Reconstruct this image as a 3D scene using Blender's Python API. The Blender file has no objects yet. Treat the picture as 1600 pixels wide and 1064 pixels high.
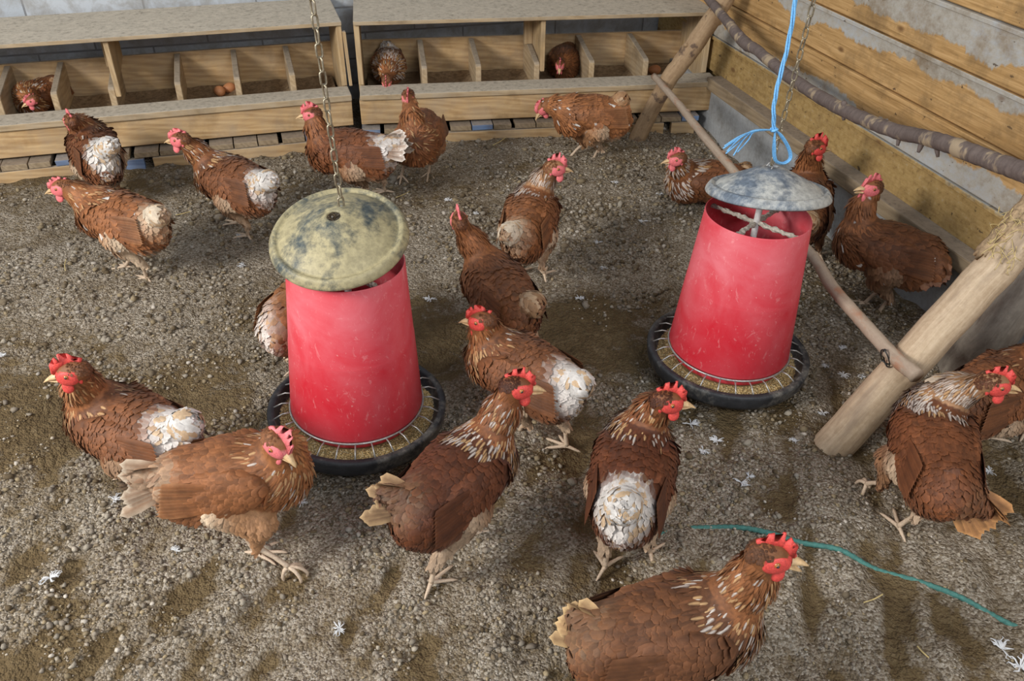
import bpy, bmesh, math, random
import numpy as np
from mathutils import Vector, Matrix
R = math.radians
SC = bpy.context.scene
COL = SC.collection
rnd = random.Random(7)
RNG = np.random.default_rng(11)

# ---------------------------------------------------------------- camera
cam_d = bpy.data.cameras.new('camera'); cam = bpy.data.objects.new('camera', cam_d); COL.objects.link(cam)
YAW, PITCH, ROLL, CAM_H, FPX = R(16.3), R(35.4), R(.87), 1.35, 1338.0
fw = Vector((math.sin(YAW)*math.cos(PITCH), math.cos(YAW)*math.cos(PITCH), -math.sin(PITCH)))
rt = Vector((math.cos(YAW), -math.sin(YAW), 0)); up = rt.cross(fw)
rt2 = rt*math.cos(ROLL) + up*math.sin(ROLL); up2 = -rt*math.sin(ROLL) + up*math.cos(ROLL)
m = Matrix((rt2, up2, -fw)).transposed().to_4x4(); m.translation = (0, 0, CAM_H)
cam.matrix_world = m
cam_d.sensor_width = 36; cam_d.lens = FPX/1600*36; cam_d.clip_start = .02
SC.camera = cam
# ---------------------------------------------------------------- light
SC.view_settings.view_transform = 'Standard'; SC.view_settings.look = 'None'
SC.view_settings.gamma = 1; SC.view_settings.use_curve_mapping = False
SC.view_settings.exposure = 0.58
w = bpy.data.worlds.new('daylight'); SC.world = w; w.use_nodes = True
bg = w.node_tree.nodes['Background']; bg.inputs[0].default_value = (.80, .88, 1, 1); bg.inputs[1].default_value = .32
def area(name, loc, target, size, power, col, sy=None):
    l = bpy.data.lights.new(name, 'AREA'); l.energy = power; l.color = col; l.size = size
    if sy: l.shape = 'RECTANGLE'; l.size_y = sy
    o = bpy.data.objects.new(name, l); COL.objects.link(o); o.location = loc
    o.rotation_euler = (Vector(target)-Vector(loc)).to_track_quat('-Z', 'Y').to_euler()
    return o
area('window_daylight_side', (-2.6, .7, 2.0), (.7, 1.9, .1), 1.0, 88, (1, .97, .93), .8)
area('window_daylight_rear', (1.0, -1.3, 2.4), (.5, 2.0, .2), 1.6, 36, (.92, .96, 1), 1.0)

# ---------------------------------------------------------------- helpers
def tag(o, label=None, cat=None, group=None, kind=None):
    if label: o['label'] = label
    if cat: o['category'] = cat
    if group: o['group'] = group
    if kind: o['kind'] = kind
    return o
def empty(name, loc, rz=0, label=None, cat=None, group=None):
    o = bpy.data.objects.new(name, None); COL.objects.link(o); o.location = loc; o.rotation_euler = (0, 0, rz)
    o.empty_display_size = .05
    return tag(o, label, cat, group)
def mesh_obj(name, V, Fc, mats, parent=None, smooth=True, attrs=None, mi=None):
    me = bpy.data.meshes.new(name)
    if isinstance(V, np.ndarray) and isinstance(Fc, np.ndarray):
        k = Fc.shape[1]
        me.vertices.add(len(V)); me.vertices.foreach_set('co', V.astype(np.float32).ravel())
        me.loops.add(Fc.size); me.loops.foreach_set('vertex_index', Fc.astype(np.int32).ravel())
        me.polygons.add(len(Fc)); me.polygons.foreach_set('loop_start', np.arange(0, Fc.size, k, dtype=np.int32))
        me.polygons.foreach_set('loop_total', np.full(len(Fc), k, dtype=np.int32))
        me.update(calc_edges=True)
    else:
        me.from_pydata([tuple(v) for v in V], [], [tuple(f) for f in Fc]); me.update()
    for mm in (mats if isinstance(mats, (list, tuple)) else [mats]): me.materials.append(mm)
    if smooth: me.polygons.foreach_set('use_smooth', [True]*len(me.polygons))
    if mi is not None: me.polygons.foreach_set('material_index', list(mi))
    if attrs:
        for k, a in attrs.items():
            a = np.asarray(a, dtype=np.float32)
            if a.ndim == 2 and a.shape[1] == 4:
                at = me.attributes.new(k, 'FLOAT_COLOR', 'POINT'); at.data.foreach_set('color', a.ravel())
            elif a.ndim == 2:
                at = me.attributes.new(k, 'FLOAT_VECTOR', 'POINT'); at.data.foreach_set('vector', a.ravel())
            else:
                at = me.attributes.new(k, 'FLOAT', 'POINT'); at.data.foreach_set('value', a.ravel())
    me.validate()
    o = bpy.data.objects.new(name, me); COL.objects.link(o)
    if parent: o.parent = parent
    return o
class MB:
    "collects shapes that become ONE mesh object"
    def __init__(s): s.V = []; s.F = []; s.M = []
    def add(s, V, Fc, mi=0):
        b = len(s.V); s.V += [Vector(v) for v in V]; s.F += [tuple(i+b for i in f) for f in Fc]; s.M += [mi]*len(Fc); return s
    def box(s, x0, x1, y0, y1, z0, z1, bev=.002, jit=0, mi=0):
        bm = bmesh.new(); bmesh.ops.create_cube(bm, size=1)
        for v in bm.verts:
            v.co = Vector(((x0+x1)/2+v.co.x*(x1-x0)+rnd.uniform(-jit, jit), (y0+y1)/2+v.co.y*(y1-y0)+rnd.uniform(-jit, jit), (z0+z1)/2+v.co.z*(z1-z0)+rnd.uniform(-jit, jit)))
        if bev: bmesh.ops.bevel(bm, geom=bm.edges[:], offset=bev, segments=2, affect='EDGES', profile=.6)
        bm.verts.index_update(); s.add([v.co.copy() for v in bm.verts], [[v.index for v in f.verts] for f in bm.faces], mi); bm.free(); return s
    def prism(s, poly, x0, x1, bev=.0015, mi=0):
        "polygon in the y-z plane extruded along x"
        bm = bmesh.new(); a = [bm.verts.new((x0, p[0], p[1])) for p in poly]; b = [bm.verts.new((x1, p[0], p[1])) for p in poly]
        bm.faces.new(a[::-1]); bm.faces.new(b); n = len(poly)
        for i in range(n): bm.faces.new((a[i], a[(i+1) % n], b[(i+1) % n], b[i]))
        bmesh.ops.recalc_face_normals(bm, faces=bm.faces[:])
        if bev: bmesh.ops.bevel(bm, geom=bm.edges[:], offset=bev, segments=1, affect='EDGES')
        bm.verts.index_update(); s.add([v.co.copy() for v in bm.verts], [[v.index for v in f.verts] for f in bm.faces], mi); bm.free(); return s
    def tube(s, pts, rad, n=10, wob=0, cap=True, mi=0, ell=1):
        pts = [Vector(p) for p in pts]; rad = rad if isinstance(rad, (list, tuple)) else [rad]*len(pts)
        V = []; Fc = []; prev = None
        for i, p in enumerate(pts):
            t = (pts[min(i+1, len(pts)-1)]-pts[max(i-1, 0)]).normalized()
            if prev is None:
                x = t.cross(Vector((0, 0, 1)));  x = x if x.length > .1 else t.cross(Vector((1, 0, 0)))
            else: x = prev - t*prev.dot(t)
            x.normalize(); prev = x; y = t.cross(x)
            for k in range(n):
                a = 2*math.pi*k/n; r = rad[i]*(1+rnd.uniform(-wob, wob))
                V.append(p+(x*math.cos(a)+y*math.sin(a)*ell)*r)
        for i in range(len(pts)-1):
            for k in range(n): Fc.append((i*n+k, i*n+(k+1) % n, (i+1)*n+(k+1) % n, (i+1)*n+k))
        if cap:
            Fc.append(tuple(range(n))[::-1]); Fc.append(tuple((len(pts)-1)*n+k for k in range(n)))
        return s.add(V, Fc, mi)
    def lathe(s, prof, n=64, mi=0, closed=False):
        V = []; Fc = []; m_ = len(prof)
        for k in range(n):
            a = 2*math.pi*k/n
            for r_, z in prof: V.append((r_*math.cos(a), r_*math.sin(a), z))
        for k in range(n):
            for i in range(m_ if closed else m_-1):
                j = (i+1) % m_; k2 = (k+1) % n
                Fc.append((k*m_+i, k2*m_+i, k2*m_+j, k*m_+j))
        return s.add(V, Fc, mi)
    def build(s, name, mats, parent=None, smooth=False, attrs=None):
        return mesh_obj(name, s.V, s.F, mats, parent, smooth, attrs, s.M)
def smooth_path(pts, n=8):
    P = [Vector(p) for p in pts]; out = []
    for i in range(len(P)-1):
        a, b, c, d = P[max(i-1, 0)], P[i], P[i+1], P[min(i+2, len(P)-1)]
        for k in range(n):
            t = k/n
            out.append(.5*((2*b)+(c-a)*t+(2*a-5*b+4*c-d)*t*t+(3*b-a-3*c+d)*t**3))
    out.append(P[-1]); return out
def copy_tree(o, parent=None):
    c = o.copy(); COL.objects.link(c); c.parent = parent
    for ch in [x for x in o.children]: copy_tree(ch, c)
    return c

# value noise for ground height
_perm = np.random.default_rng(5).random((256, 256))
def vnoise(x, y, f):
    x = np.asarray(x, float)*f+37.3; y = np.asarray(y, float)*f+11.7
    xi = np.floor(x).astype(int); yi = np.floor(y).astype(int); fx = x-xi; fy = y-yi
    fx = fx*fx*(3-2*fx); fy = fy*fy*(3-2*fy); g = lambda a, b: _perm[a % 256, b % 256]
    return (g(xi, yi)*(1-fx)+g(xi+1, yi)*fx)*(1-fy)+(g(xi, yi+1)*(1-fx)+g(xi+1, yi+1)*fx)*fy - .5
def ground(x, y):
    x = np.asarray(x, float); y = np.asarray(y, float)
    # scratch furrows run diagonally in the foreground
    u = x*.87-y*.5; v = x*.5+y*.87
    h = vnoise(x, y, 2.2)*.020 + vnoise(u*2.2, v*.9, 8)*.018 + vnoise(x, y, 14)*.008
    near = np.clip((1.9-y)/.8, 0, 1)
    h = h + vnoise(u*2.6, v, 13)*.014*near
    h = h + .03*np.clip((y-2.75)/.4, 0, 1)
    return h

# ---------------------------------------------------------------- materials
def new_mat(name):
    m_ = bpy.data.materials.new(name); m_.use_nodes = True; nt = m_.node_tree
    return m_, nt, nt.nodes['Principled BSDF']
def nd(nt, t, **k):
    n = nt.nodes.new(t)
    for a, b in k.items():
        if a in n.inputs.keys(): n.inputs[a].default_value = b
        else: setattr(n, a, b)
    return n
def lk(nt, a, b): nt.links.new(a, b)
def ramp(nt, fac, stops):
    r_ = nt.nodes.new('ShaderNodeValToRGB'); e = r_.color_ramp.elements
    while len(e) < len(stops): e.new(.5)
    for i, (p, c) in enumerate(stops): e[i].position = p; e[i].color = (*c, 1) if len(c) == 3 else c
    lk(nt, fac, r_.inputs[0]); return r_.outputs[0]
def mix(nt, fac, a, b, mode='MIX'):
    n = nt.nodes.new('ShaderNodeMix'); n.data_type = 'RGBA'; n.blend_type = mode
    for s_, v in ((0, fac), (6, a), (7, b)):
        if hasattr(v, 'links'): lk(nt, v, n.inputs[s_])
        else: n.inputs[s_].default_value = v if s_ == 0 else (*v, 1)
    return n.outputs[2]
def coords(nt, scale=(1, 1, 1), rot=(0, 0, 0), world=False):
    mp = nt.nodes.new('ShaderNodeMapping'); mp.inputs['Scale'].default_value = scale; mp.inputs['Rotation'].default_value = rot
    if world:
        g = nt.nodes.new('ShaderNodeNewGeometry'); lk(nt, g.outputs['Position'], mp.inputs[0])
    else:
        g = nt.nodes.new('ShaderNodeTexCoord'); lk(nt, g.outputs['Object'], mp.inputs[0])
    return mp.outputs[0]
def noise(nt, co, scale, detail=4, rough=.55, dist=0):
    n = nd(nt, 'ShaderNodeTexNoise', Scale=scale, Detail=detail, Roughness=rough, Distortion=dist); lk(nt, co, n.inputs['Vector']); return n.outputs[0]
def bump(nt, b, h, strength=.5, dist=.002):
    n = nd(nt, 'ShaderNodeBump', Strength=strength, Distance=dist); lk(nt, h, n.inputs['Height']); lk(nt, n.outputs[0], b.inputs['Normal']); return n
def updust(nt, lo=.3, hi=.9):
    g = nt.nodes.new('ShaderNodeNewGeometry'); s_ = nt.nodes.new('ShaderNodeSeparateXYZ'); lk(nt, g.outputs['True Normal'], s_.inputs[0])
    mr = nd(nt, 'ShaderNodeMapRange'); mr.inputs[1].default_value = lo; mr.inputs[2].default_value = hi; lk(nt, s_.outputs[2], mr.inputs[0]); return mr.outputs[0]
def math_(nt, op, a, b=0.):
    n = nt.nodes.new('ShaderNodeMath'); n.operation = op
    for i, v in ((0, a), (1, b)):
        if hasattr(v, 'links'): lk(nt, v, n.inputs[i])
        else: n.inputs[i].default_value = v
    return n.outputs[0]

def wood(name, light, dark, grain='x', dust=.75, dustcol=(.34, .29, .23), knots=True, rough=.8):
    m_, nt, b = new_mat(name)
    sc = {'x': (1, 9, 9), 'y': (9, 1, 9), 'z': (9, 9, 1)}[grain]
    co = coords(nt, sc); n1 = noise(nt, co, 5, 6, .6, .6)
    wv = nd(nt, 'ShaderNodeTexWave', Scale=3.2, Distortion=9, Detail=3); wv.bands_direction = 'DIAGONAL'; lk(nt, co, wv.inputs[0])
    c = ramp(nt, mix(nt, .20, n1, wv.outputs[1]), [(.2, dark), (.75, light)])
    st = noise(nt, coords(nt), 6, 5, .6); c = mix(nt, ramp(nt, st, [(.52, (0, 0, 0)), (.7, (.55, .55, .55))]), c, tuple(x*.45 for x in dark))
    gr = noise(nt, coords(nt, world=True), 55, 5, .7)
    up_ = math_(nt, 'MULTIPLY', updust(nt), dust)
    spots = ramp(nt, gr, [(.30, tuple(x*.5 for x in dustcol)), (.45, dustcol), (.7, tuple(min(1, x*1.35) for x in dustcol))])
    c = mix(nt, up_, c, spots)
    film = ramp(nt, noise(nt, coords(nt, world=True), 9, 5, .65), [(.4, (0, 0, 0)), (.75, (.5, .5, .5))])
    c = mix(nt, film, c, dustcol)
    lk(nt, c, b.inputs['Base Color']); b.inputs['Roughness'].default_value = rough; b.inputs['Specular IOR Level'].default_value = .2
    bump(nt, b, mix(nt, .5, n1, gr), .5, .0025); return m_
M_BOX = wood('pale_softwood', (.66, .46, .24), (.36, .21, .09), 'x')
M_BOXV = wood('pale_softwood_upright', (.64, .47, .26), (.38, .24, .11), 'z')
M_BOXY = wood('softwood_partition', (.58, .44, .27), (.34, .23, .12), 'y')
M_PLY = wood('dusty_plywood', (.52, .40, .25), (.32, .22, .12), 'x', dust=.93, dustcol=(.47, .415, .33))
M_SILL = wood('weathered_timber', (.42, .32, .2), (.2, .14, .08), 'y', dust=.85, dustcol=(.26, .21, .16))
M_BLUEW = wood('blue_painted_pallet_wood', (.20, .30, .48), (.10, .16, .30), 'x', dust=.8)

def mat_ground():
    m_, nt, b = new_mat('dry_gritty_litter')
    co = coords(nt, world=True)
    v1 = nd(nt, 'ShaderNodeTexVoronoi', Scale=210); lk(nt, co, v1.inputs[0])
    v2 = nd(nt, 'ShaderNodeTexVoronoi', Scale=85); lk(nt, co, v2.inputs[0])
    n1 = noise(nt, co, 3.2, 6, .62, .3); n2 = noise(nt, co, 26, 6, .7); n3 = noise(nt, co, 300, 3, .7)
    cd = nt.nodes.new('ShaderNodeCombineXYZ')
    gritty = ramp(nt, mix(nt, .5, v1.outputs['Color'], n3), [(.15, (.085, .064, .04)), (.40, (.26, .205, .14)), (.58, (.46, .39, .30)), (.8, (.68, .615, .52))])
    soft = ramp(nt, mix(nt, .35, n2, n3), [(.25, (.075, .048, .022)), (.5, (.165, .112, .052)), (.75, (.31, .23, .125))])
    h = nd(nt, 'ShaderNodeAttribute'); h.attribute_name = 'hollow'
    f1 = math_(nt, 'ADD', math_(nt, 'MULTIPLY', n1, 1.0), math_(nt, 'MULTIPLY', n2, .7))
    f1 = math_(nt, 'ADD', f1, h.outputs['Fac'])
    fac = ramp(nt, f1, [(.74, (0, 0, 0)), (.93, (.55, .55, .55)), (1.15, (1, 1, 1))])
    lk(nt, mix(nt, fac, gritty, soft), b.inputs['Base Color'])
    b.inputs['Roughness'].default_value = .92; b.inputs['Specular IOR Level'].default_value = .25
    hh = math_(nt, 'ADD', math_(nt, 'MULTIPLY', v2.outputs['Distance'], -.9), math_(nt, 'MULTIPLY', v1.outputs['Distance'], -.5))
    hh = math_(nt, 'ADD', hh, math_(nt, 'MULTIPLY', n3, .5)); hh = math_(nt, 'ADD', hh, math_(nt, 'MULTIPLY', n2, 1.2))
    bump(nt, b, hh, 1.0, .012); return m_
M_GROUND = mat_ground()
def mat_attr(name, rough=.9, bs=300, bstr=.4, attr='fc'):
    m_, nt, b = new_mat(name); a = nd(nt, 'ShaderNodeAttribute'); a.attribute_name = attr
    n1 = noise(nt, coords(nt, world=True), bs, 4, .7)
    c = mix(nt, 1, a.outputs['Color'], ramp(nt, n1, [(.3, (.72, .72, .72)), (.7, (1.15, 1.15, 1.15))]), 'MULTIPLY')
    lk(nt, c, b.inputs['Base Color']); b.inputs['Roughness'].default_value = rough; b.inputs['Specular IOR Level'].default_value = .25
    bump(nt, b, n1, bstr, .002); return m_
M_CLOD = mat_attr('litter_clods')
M_GRAIN = mat_attr('feed_grain', .7, 500)

def mat_feather():
    m_, nt, b = new_mat('hen_feathers'); a = nd(nt, 'ShaderNodeAttribute'); a.attribute_name = 'fc'
    u = nd(nt, 'ShaderNodeAttribute'); u.attribute_name = 'fuv'
    mp = nd(nt, 'ShaderNodeMapping'); mp.inputs['Scale'].default_value = (1, 5, 1); lk(nt, u.outputs['Vector'], mp.inputs[0])
    n1 = noise(nt, mp.outputs[0], 9, 4, .6)
    n2 = noise(nt, coords(nt, world=True), 45, 4, .6)
    c = mix(nt, 1, a.outputs['Color'], ramp(nt, n1, [(.25, (.62, .60, .58)), (.5, (1, 1, 1)), (.78, (1.4, 1.36, 1.3))]), 'MULTIPLY')
    c = mix(nt, 1, c, ramp(nt, n2, [(.3, (.72, .70, .68)), (.7, (1.16, 1.16, 1.16))]), 'MULTIPLY')
    lk(nt, c, b.inputs['Base Color']); b.inputs['Roughness'].default_value = .50; b.inputs['Specular IOR Level'].default_value = .34
    b.inputs['Sheen Weight'].default_value = .03; b.inputs['Sheen Roughness'].default_value = .5
    bump(nt, b, n1, .5, .001); return m_
M_FEATHER = mat_feather()
def simple(name, col, rough=.5, spec=.4, nscale=120, var=.25, bstr=.3, metal=0, sss=0):
    m_, nt, b = new_mat(name); co = coords(nt); n1 = noise(nt, co, nscale, 4, .65)
    c = ramp(nt, n1, [(.3, tuple(x*(1-var) for x in col)), (.7, tuple(min(1, x*(1+var)) for x in col))])
    lk(nt, c, b.inputs['Base Color']); b.inputs['Roughness'].default_value = rough; b.inputs['Specular IOR Level'].default_value = spec
    b.inputs['Metallic'].default_value = metal
    if sss: b.inputs['Subsurface Weight'].default_value = sss; b.inputs['Subsurface Radius'].default_value = (.01, .003, .002); b.inputs['Subsurface Scale'].default_value = .5
    bump(nt, b, n1, bstr, .0012); return m_
M_COMB = simple('red_comb_skin', (.66, .075, .062), .5, .4, 350, .3, .6, 0, .2)
M_COMBP = simple('pink_comb_skin', (.78, .19, .20), .55, .4, 350, .25, .6, 0, .2)
M_BEAK = simple('horn_beak', (.62, .42, .22), .4, .45, 90, .3, .1)
M_EYE = simple('amber_eye', (.38, .14, .03), .12, .7, 60, .3, 0)
M_PUPIL = simple('dark_pupil', (.012, .01, .01), .08, .8, 60, 0, 0)
M_SHANK = simple('pale_scaly_shank', (.60, .46, .33), .55, .4, 260, .22, .7)
M_EGG = simple('brown_eggshell', (.62, .27, .12), .5, .4, 60, .1, .05)
M_STRAW = simple('straw', (.58, .45, .2), .6, .3, 60, .25, .1)
M_DOWN = simple('white_down', (.66, .66, .66), .8, .2, 60, .08, .1)
M_CHAIN = simple('tarnished_chain_steel', (.36, .31, .22), .42, .5, 220, .4, .3, .75)
M_ROD = simple('galvanised_wire', (.42, .41, .39), .4, .5, 150, .3, .2, .6)
M_TWINE = simple('blue_baler_twine', (.17, .45, .78), .5, .45, 300, .25, .5)
M_WIRE = simple('black_binding_wire', (.02, .02, .02), .4, .5)
M_HOSE = simple('faded_green_rope', (.07, .20, .17), .7, .3, 160, .3, .6)

def mat_plastic_red():
    m_, nt, b = new_mat('dusty_red_plastic'); co = coords(nt)
    n1 = noise(nt, co, 5, 6, .6, .8); n2 = noise(nt, coords(nt, (1, 1, .5), (.5, .3, .2)), 42, 6, .75, 2.2); n3 = noise(nt, co, 130, 4, .7)
    base = mix(nt, .3, (.62, .012, .028), (.56, .03, .045))
    chalk_glare = ramp(nt, n1, [(.32, (0, 0, 0)), (.72, (.62, .62, .62))])  # pale pink: chalky dust plus glare painted into the plastic colour
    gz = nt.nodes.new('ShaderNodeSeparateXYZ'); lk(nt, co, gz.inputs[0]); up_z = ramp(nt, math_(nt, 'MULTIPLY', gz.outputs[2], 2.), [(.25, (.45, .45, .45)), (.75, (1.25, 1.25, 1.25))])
    chalk_glare = math_(nt, 'MULTIPLY', chalk_glare, up_z)
    c = mix(nt, chalk_glare, base, (.74, .22, .25))
    scr = ramp(nt, n2, [(.58, (0, 0, 0)), (.66, (.38, .38, .38)), (.72, (.1, .1, .1))])
    c = mix(nt, scr, c, (.80, .38, .38))
    sp = ramp(nt, n3, [(.66, (0, 0, 0)), (.74, (.6, .6, .6))]); c = mix(nt, sp, c, (.78, .55, .5))
    lk(nt, c, b.inputs['Base Color']); b.inputs['Roughness'].default_value = .42; b.inputs['Specular IOR Level'].default_value = .4
    bump(nt, b, n3, .08, .001); return m_
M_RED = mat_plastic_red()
def mat_lid(name, dustc, amount, dark=(.05, .058, .065)):
    m_, nt, b = new_mat(name); co = coords(nt)
    n1 = noise(nt, co, 9, 8, .68, .5); n2 = noise(nt, co, 70, 5, .7); n3 = noise(nt, co, 3, 3, .5)
    f = math_(nt, 'ADD', math_(nt, 'MULTIPLY', n1, .7), math_(nt, 'MULTIPLY', n2, .25)); f = math_(nt, 'ADD', f, math_(nt, 'MULTIPLY', n3, .25))
    fac = ramp(nt, f, [(amount-.07, (0, 0, 0)), (amount+.07, (1, 1, 1))])
    dc = ramp(nt, n2, [(.3, tuple(x*.65 for x in dustc)), (.7, tuple(x*1.25 for x in dustc))])
    dk = ramp(nt, n2, [(.3, dark), (.7, tuple(x*2.2 for x in dark))])
    lk(nt, mix(nt, fac, dk, dc), b.inputs['Base Color']); b.inputs['Roughness'].default_value = .55; b.inputs['Specular IOR Level'].default_value = .4
    bump(nt, b, n2, .25, .001); return m_
M_LIDY = mat_lid('yellow_dusted_black_plastic', (.36, .31, .175), .555, (.04, .05, .05))
M_LIDG = mat_lid('grey_dusted_black_plastic', (.42, .42, .39), .60, (.085, .105, .13))
M_PAN = mat_lid('dusty_black_rubber_pan', (.16, .15, .13), .68, (.018, .019, .021))

# ---------------------------------------------------------------- the room shell
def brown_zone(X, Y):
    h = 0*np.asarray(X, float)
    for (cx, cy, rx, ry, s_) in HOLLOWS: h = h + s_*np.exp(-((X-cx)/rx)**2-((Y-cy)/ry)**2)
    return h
def make_floor():
    xs = np.concatenate([np.linspace(-3.2, -1.5, 70)[:-1], np.linspace(-1.5, 1.80, 480)])
    ys = np.concatenate([np.linspace(-.8, .25, 50)[:-1], np.linspace(.25, 3.75, 500)])
    X, Y = np.meshgrid(xs, ys, indexing='ij'); Z = ground(X, Y)
    Z = Z + vnoise(X, Y, 40)*.005 + vnoise(X, Y, 90)*.0025
    V = np.stack([X, Y, Z], -1).reshape(-1, 3); ny = len(ys); I = np.arange(len(xs)*ny).reshape(len(xs), ny)
    Fc = np.stack([I[:-1, :-1], I[1:, :-1], I[1:, 1:], I[:-1, 1:]], -1).reshape(-1, 4)
    u = X*.87-Y*.5; v = X*.5+Y*.87
    near = np.clip((1.75-Y)/.5, 0, 1)
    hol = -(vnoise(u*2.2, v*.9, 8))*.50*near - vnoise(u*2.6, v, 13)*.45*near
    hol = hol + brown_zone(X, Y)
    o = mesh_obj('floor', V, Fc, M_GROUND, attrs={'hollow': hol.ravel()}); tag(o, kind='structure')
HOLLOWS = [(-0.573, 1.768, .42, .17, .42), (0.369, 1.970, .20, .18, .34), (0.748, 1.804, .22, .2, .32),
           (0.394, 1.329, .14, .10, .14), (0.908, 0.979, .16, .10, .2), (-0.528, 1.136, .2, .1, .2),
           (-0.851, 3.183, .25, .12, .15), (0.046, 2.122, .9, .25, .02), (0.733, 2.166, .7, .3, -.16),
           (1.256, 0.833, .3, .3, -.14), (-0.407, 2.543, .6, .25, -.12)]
make_floor()

def clods():
    bm = bmesh.new(); bmesh.ops.create_icosphere(bm, subdivisions=1, radius=1)
    bv = np.array([v.co[:] for v in bm.verts]); bf = np.array([[v.index for v in f.verts] for f in bm.faces]); bm.free()
    n = 80000; x = RNG.uniform(-1.5, 1.70, n); y = .35+RNG.beta(1.3, 1.6, n)*2.85
    hol = vnoise((x*.87-y*.5)*2.2, (x*.5+y*.87)*.9, 8)*np.clip((1.9-y)/.6, 0, 1)
    dens = .48+vnoise(x, y, 3)*1.3+hol*4.0+vnoise(x, y, 11)*1.2-np.maximum(brown_zone(x, y), 0)*1.6; keep = (RNG.random(n) < dens)
    x = x[keep]; y = y[keep]; n = len(x)
    s = .0015+.0052*RNG.random(n)**3.0; big = RNG.random(n) < .0065; s[big] = RNG.uniform(.005, .0105, big.sum())
    s = s*np.clip(.60+y*.34, .75, 1.6)
    z = ground(x, y)+vnoise(x, y, 40)*.005+vnoise(x, y, 90)*.0025+s*.35
    V = bv[None]*(1+RNG.uniform(-.38, .38, (n, 12, 1)))*s[:, None, None]*RNG.uniform(.7, 1.25, (n, 1, 3))*np.array([1, 1, .75])
    V = V+np.stack([x, y, z], -1)[:, None]
    Fc = (bf[None]+np.arange(n)[:, None, None]*12).reshape(-1, 3)
    pal = np.array([(.31, .26, .20), (.42, .365, .285), (.22, .17, .11), (.34, .265, .16), (.56, .50, .42), (.16, .115, .065)])
    c = pal[RNG.choice(6, n, p=[.28, .20, .22, .15, .035, .115])]*RNG.uniform(.8, 1.2, (n, 1))
    c[s > .0055] *= .8
    c = np.concatenate([c, np.ones((n, 1))], 1)
    o = mesh_obj('litter_clods', V.reshape(-1, 3), Fc, M_CLOD, smooth=False, attrs={'fc': np.repeat(c, 12, 0)})
    tag(o, 'loose grey-brown clods and grit covering the litter floor', 'litter', kind='stuff')
clods()

def mat_blocks():
    m_, nt, b = new_mat('whitewashed_blockwork'); co = coords(nt, rot=(R(90), 0, 0))
    br = nd(nt, 'ShaderNodeTexBrick', Scale=1.0); br.inputs['Brick Width'].default_value = .42; br.inputs['Row Height'].default_value = .105
    br.inputs['Mortar Size'].default_value = .004; br.inputs['Mortar Smooth'].default_value = .3; lk(nt, co, br.inputs[0])
    br.inputs['Color1'].default_value = (.54, .57, .60, 1); br.inputs['Color2'].default_value = (.44, .48, .52, 1); br.inputs['Mortar'].default_value = (.22, .23, .24, 1)
    n1 = noise(nt, coords(nt), 14, 6, .7, .4); n2 = noise(nt, coords(nt), 90, 4, .7)
    c = mix(nt, ramp(nt, n1, [(.42, (0, 0, 0)), (.62, (.75, .75, .75))]), br.outputs[0], (.31, .30, .28))
    lk(nt, c, b.inputs['Base Color']); b.inputs['Roughness'].default_value = .9
    h = mix(nt, .3, br.outputs[1], n2); bp = bump(nt, b, h, .6, .004); bp.invert = True; return m_
def mat_concrete():
    m_, nt, b = new_mat('grey_concrete_footing'); n1 = noise(nt, coords(nt), 7, 7, .65); n2 = noise(nt, coords(nt), 70, 4, .7)
    c = ramp(nt, mix(nt, .3, n1, n2), [(.3, (.20, .19, .17)), (.5, (.36, .37, .37)), (.72, (.50, .52, .54))])
    lk(nt, c, b.inputs['Base Color']); b.inputs['Roughness'].default_value = .9; bump(nt, b, n2, .5, .003); return m_
Z0, DZ = .226, .1395
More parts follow.
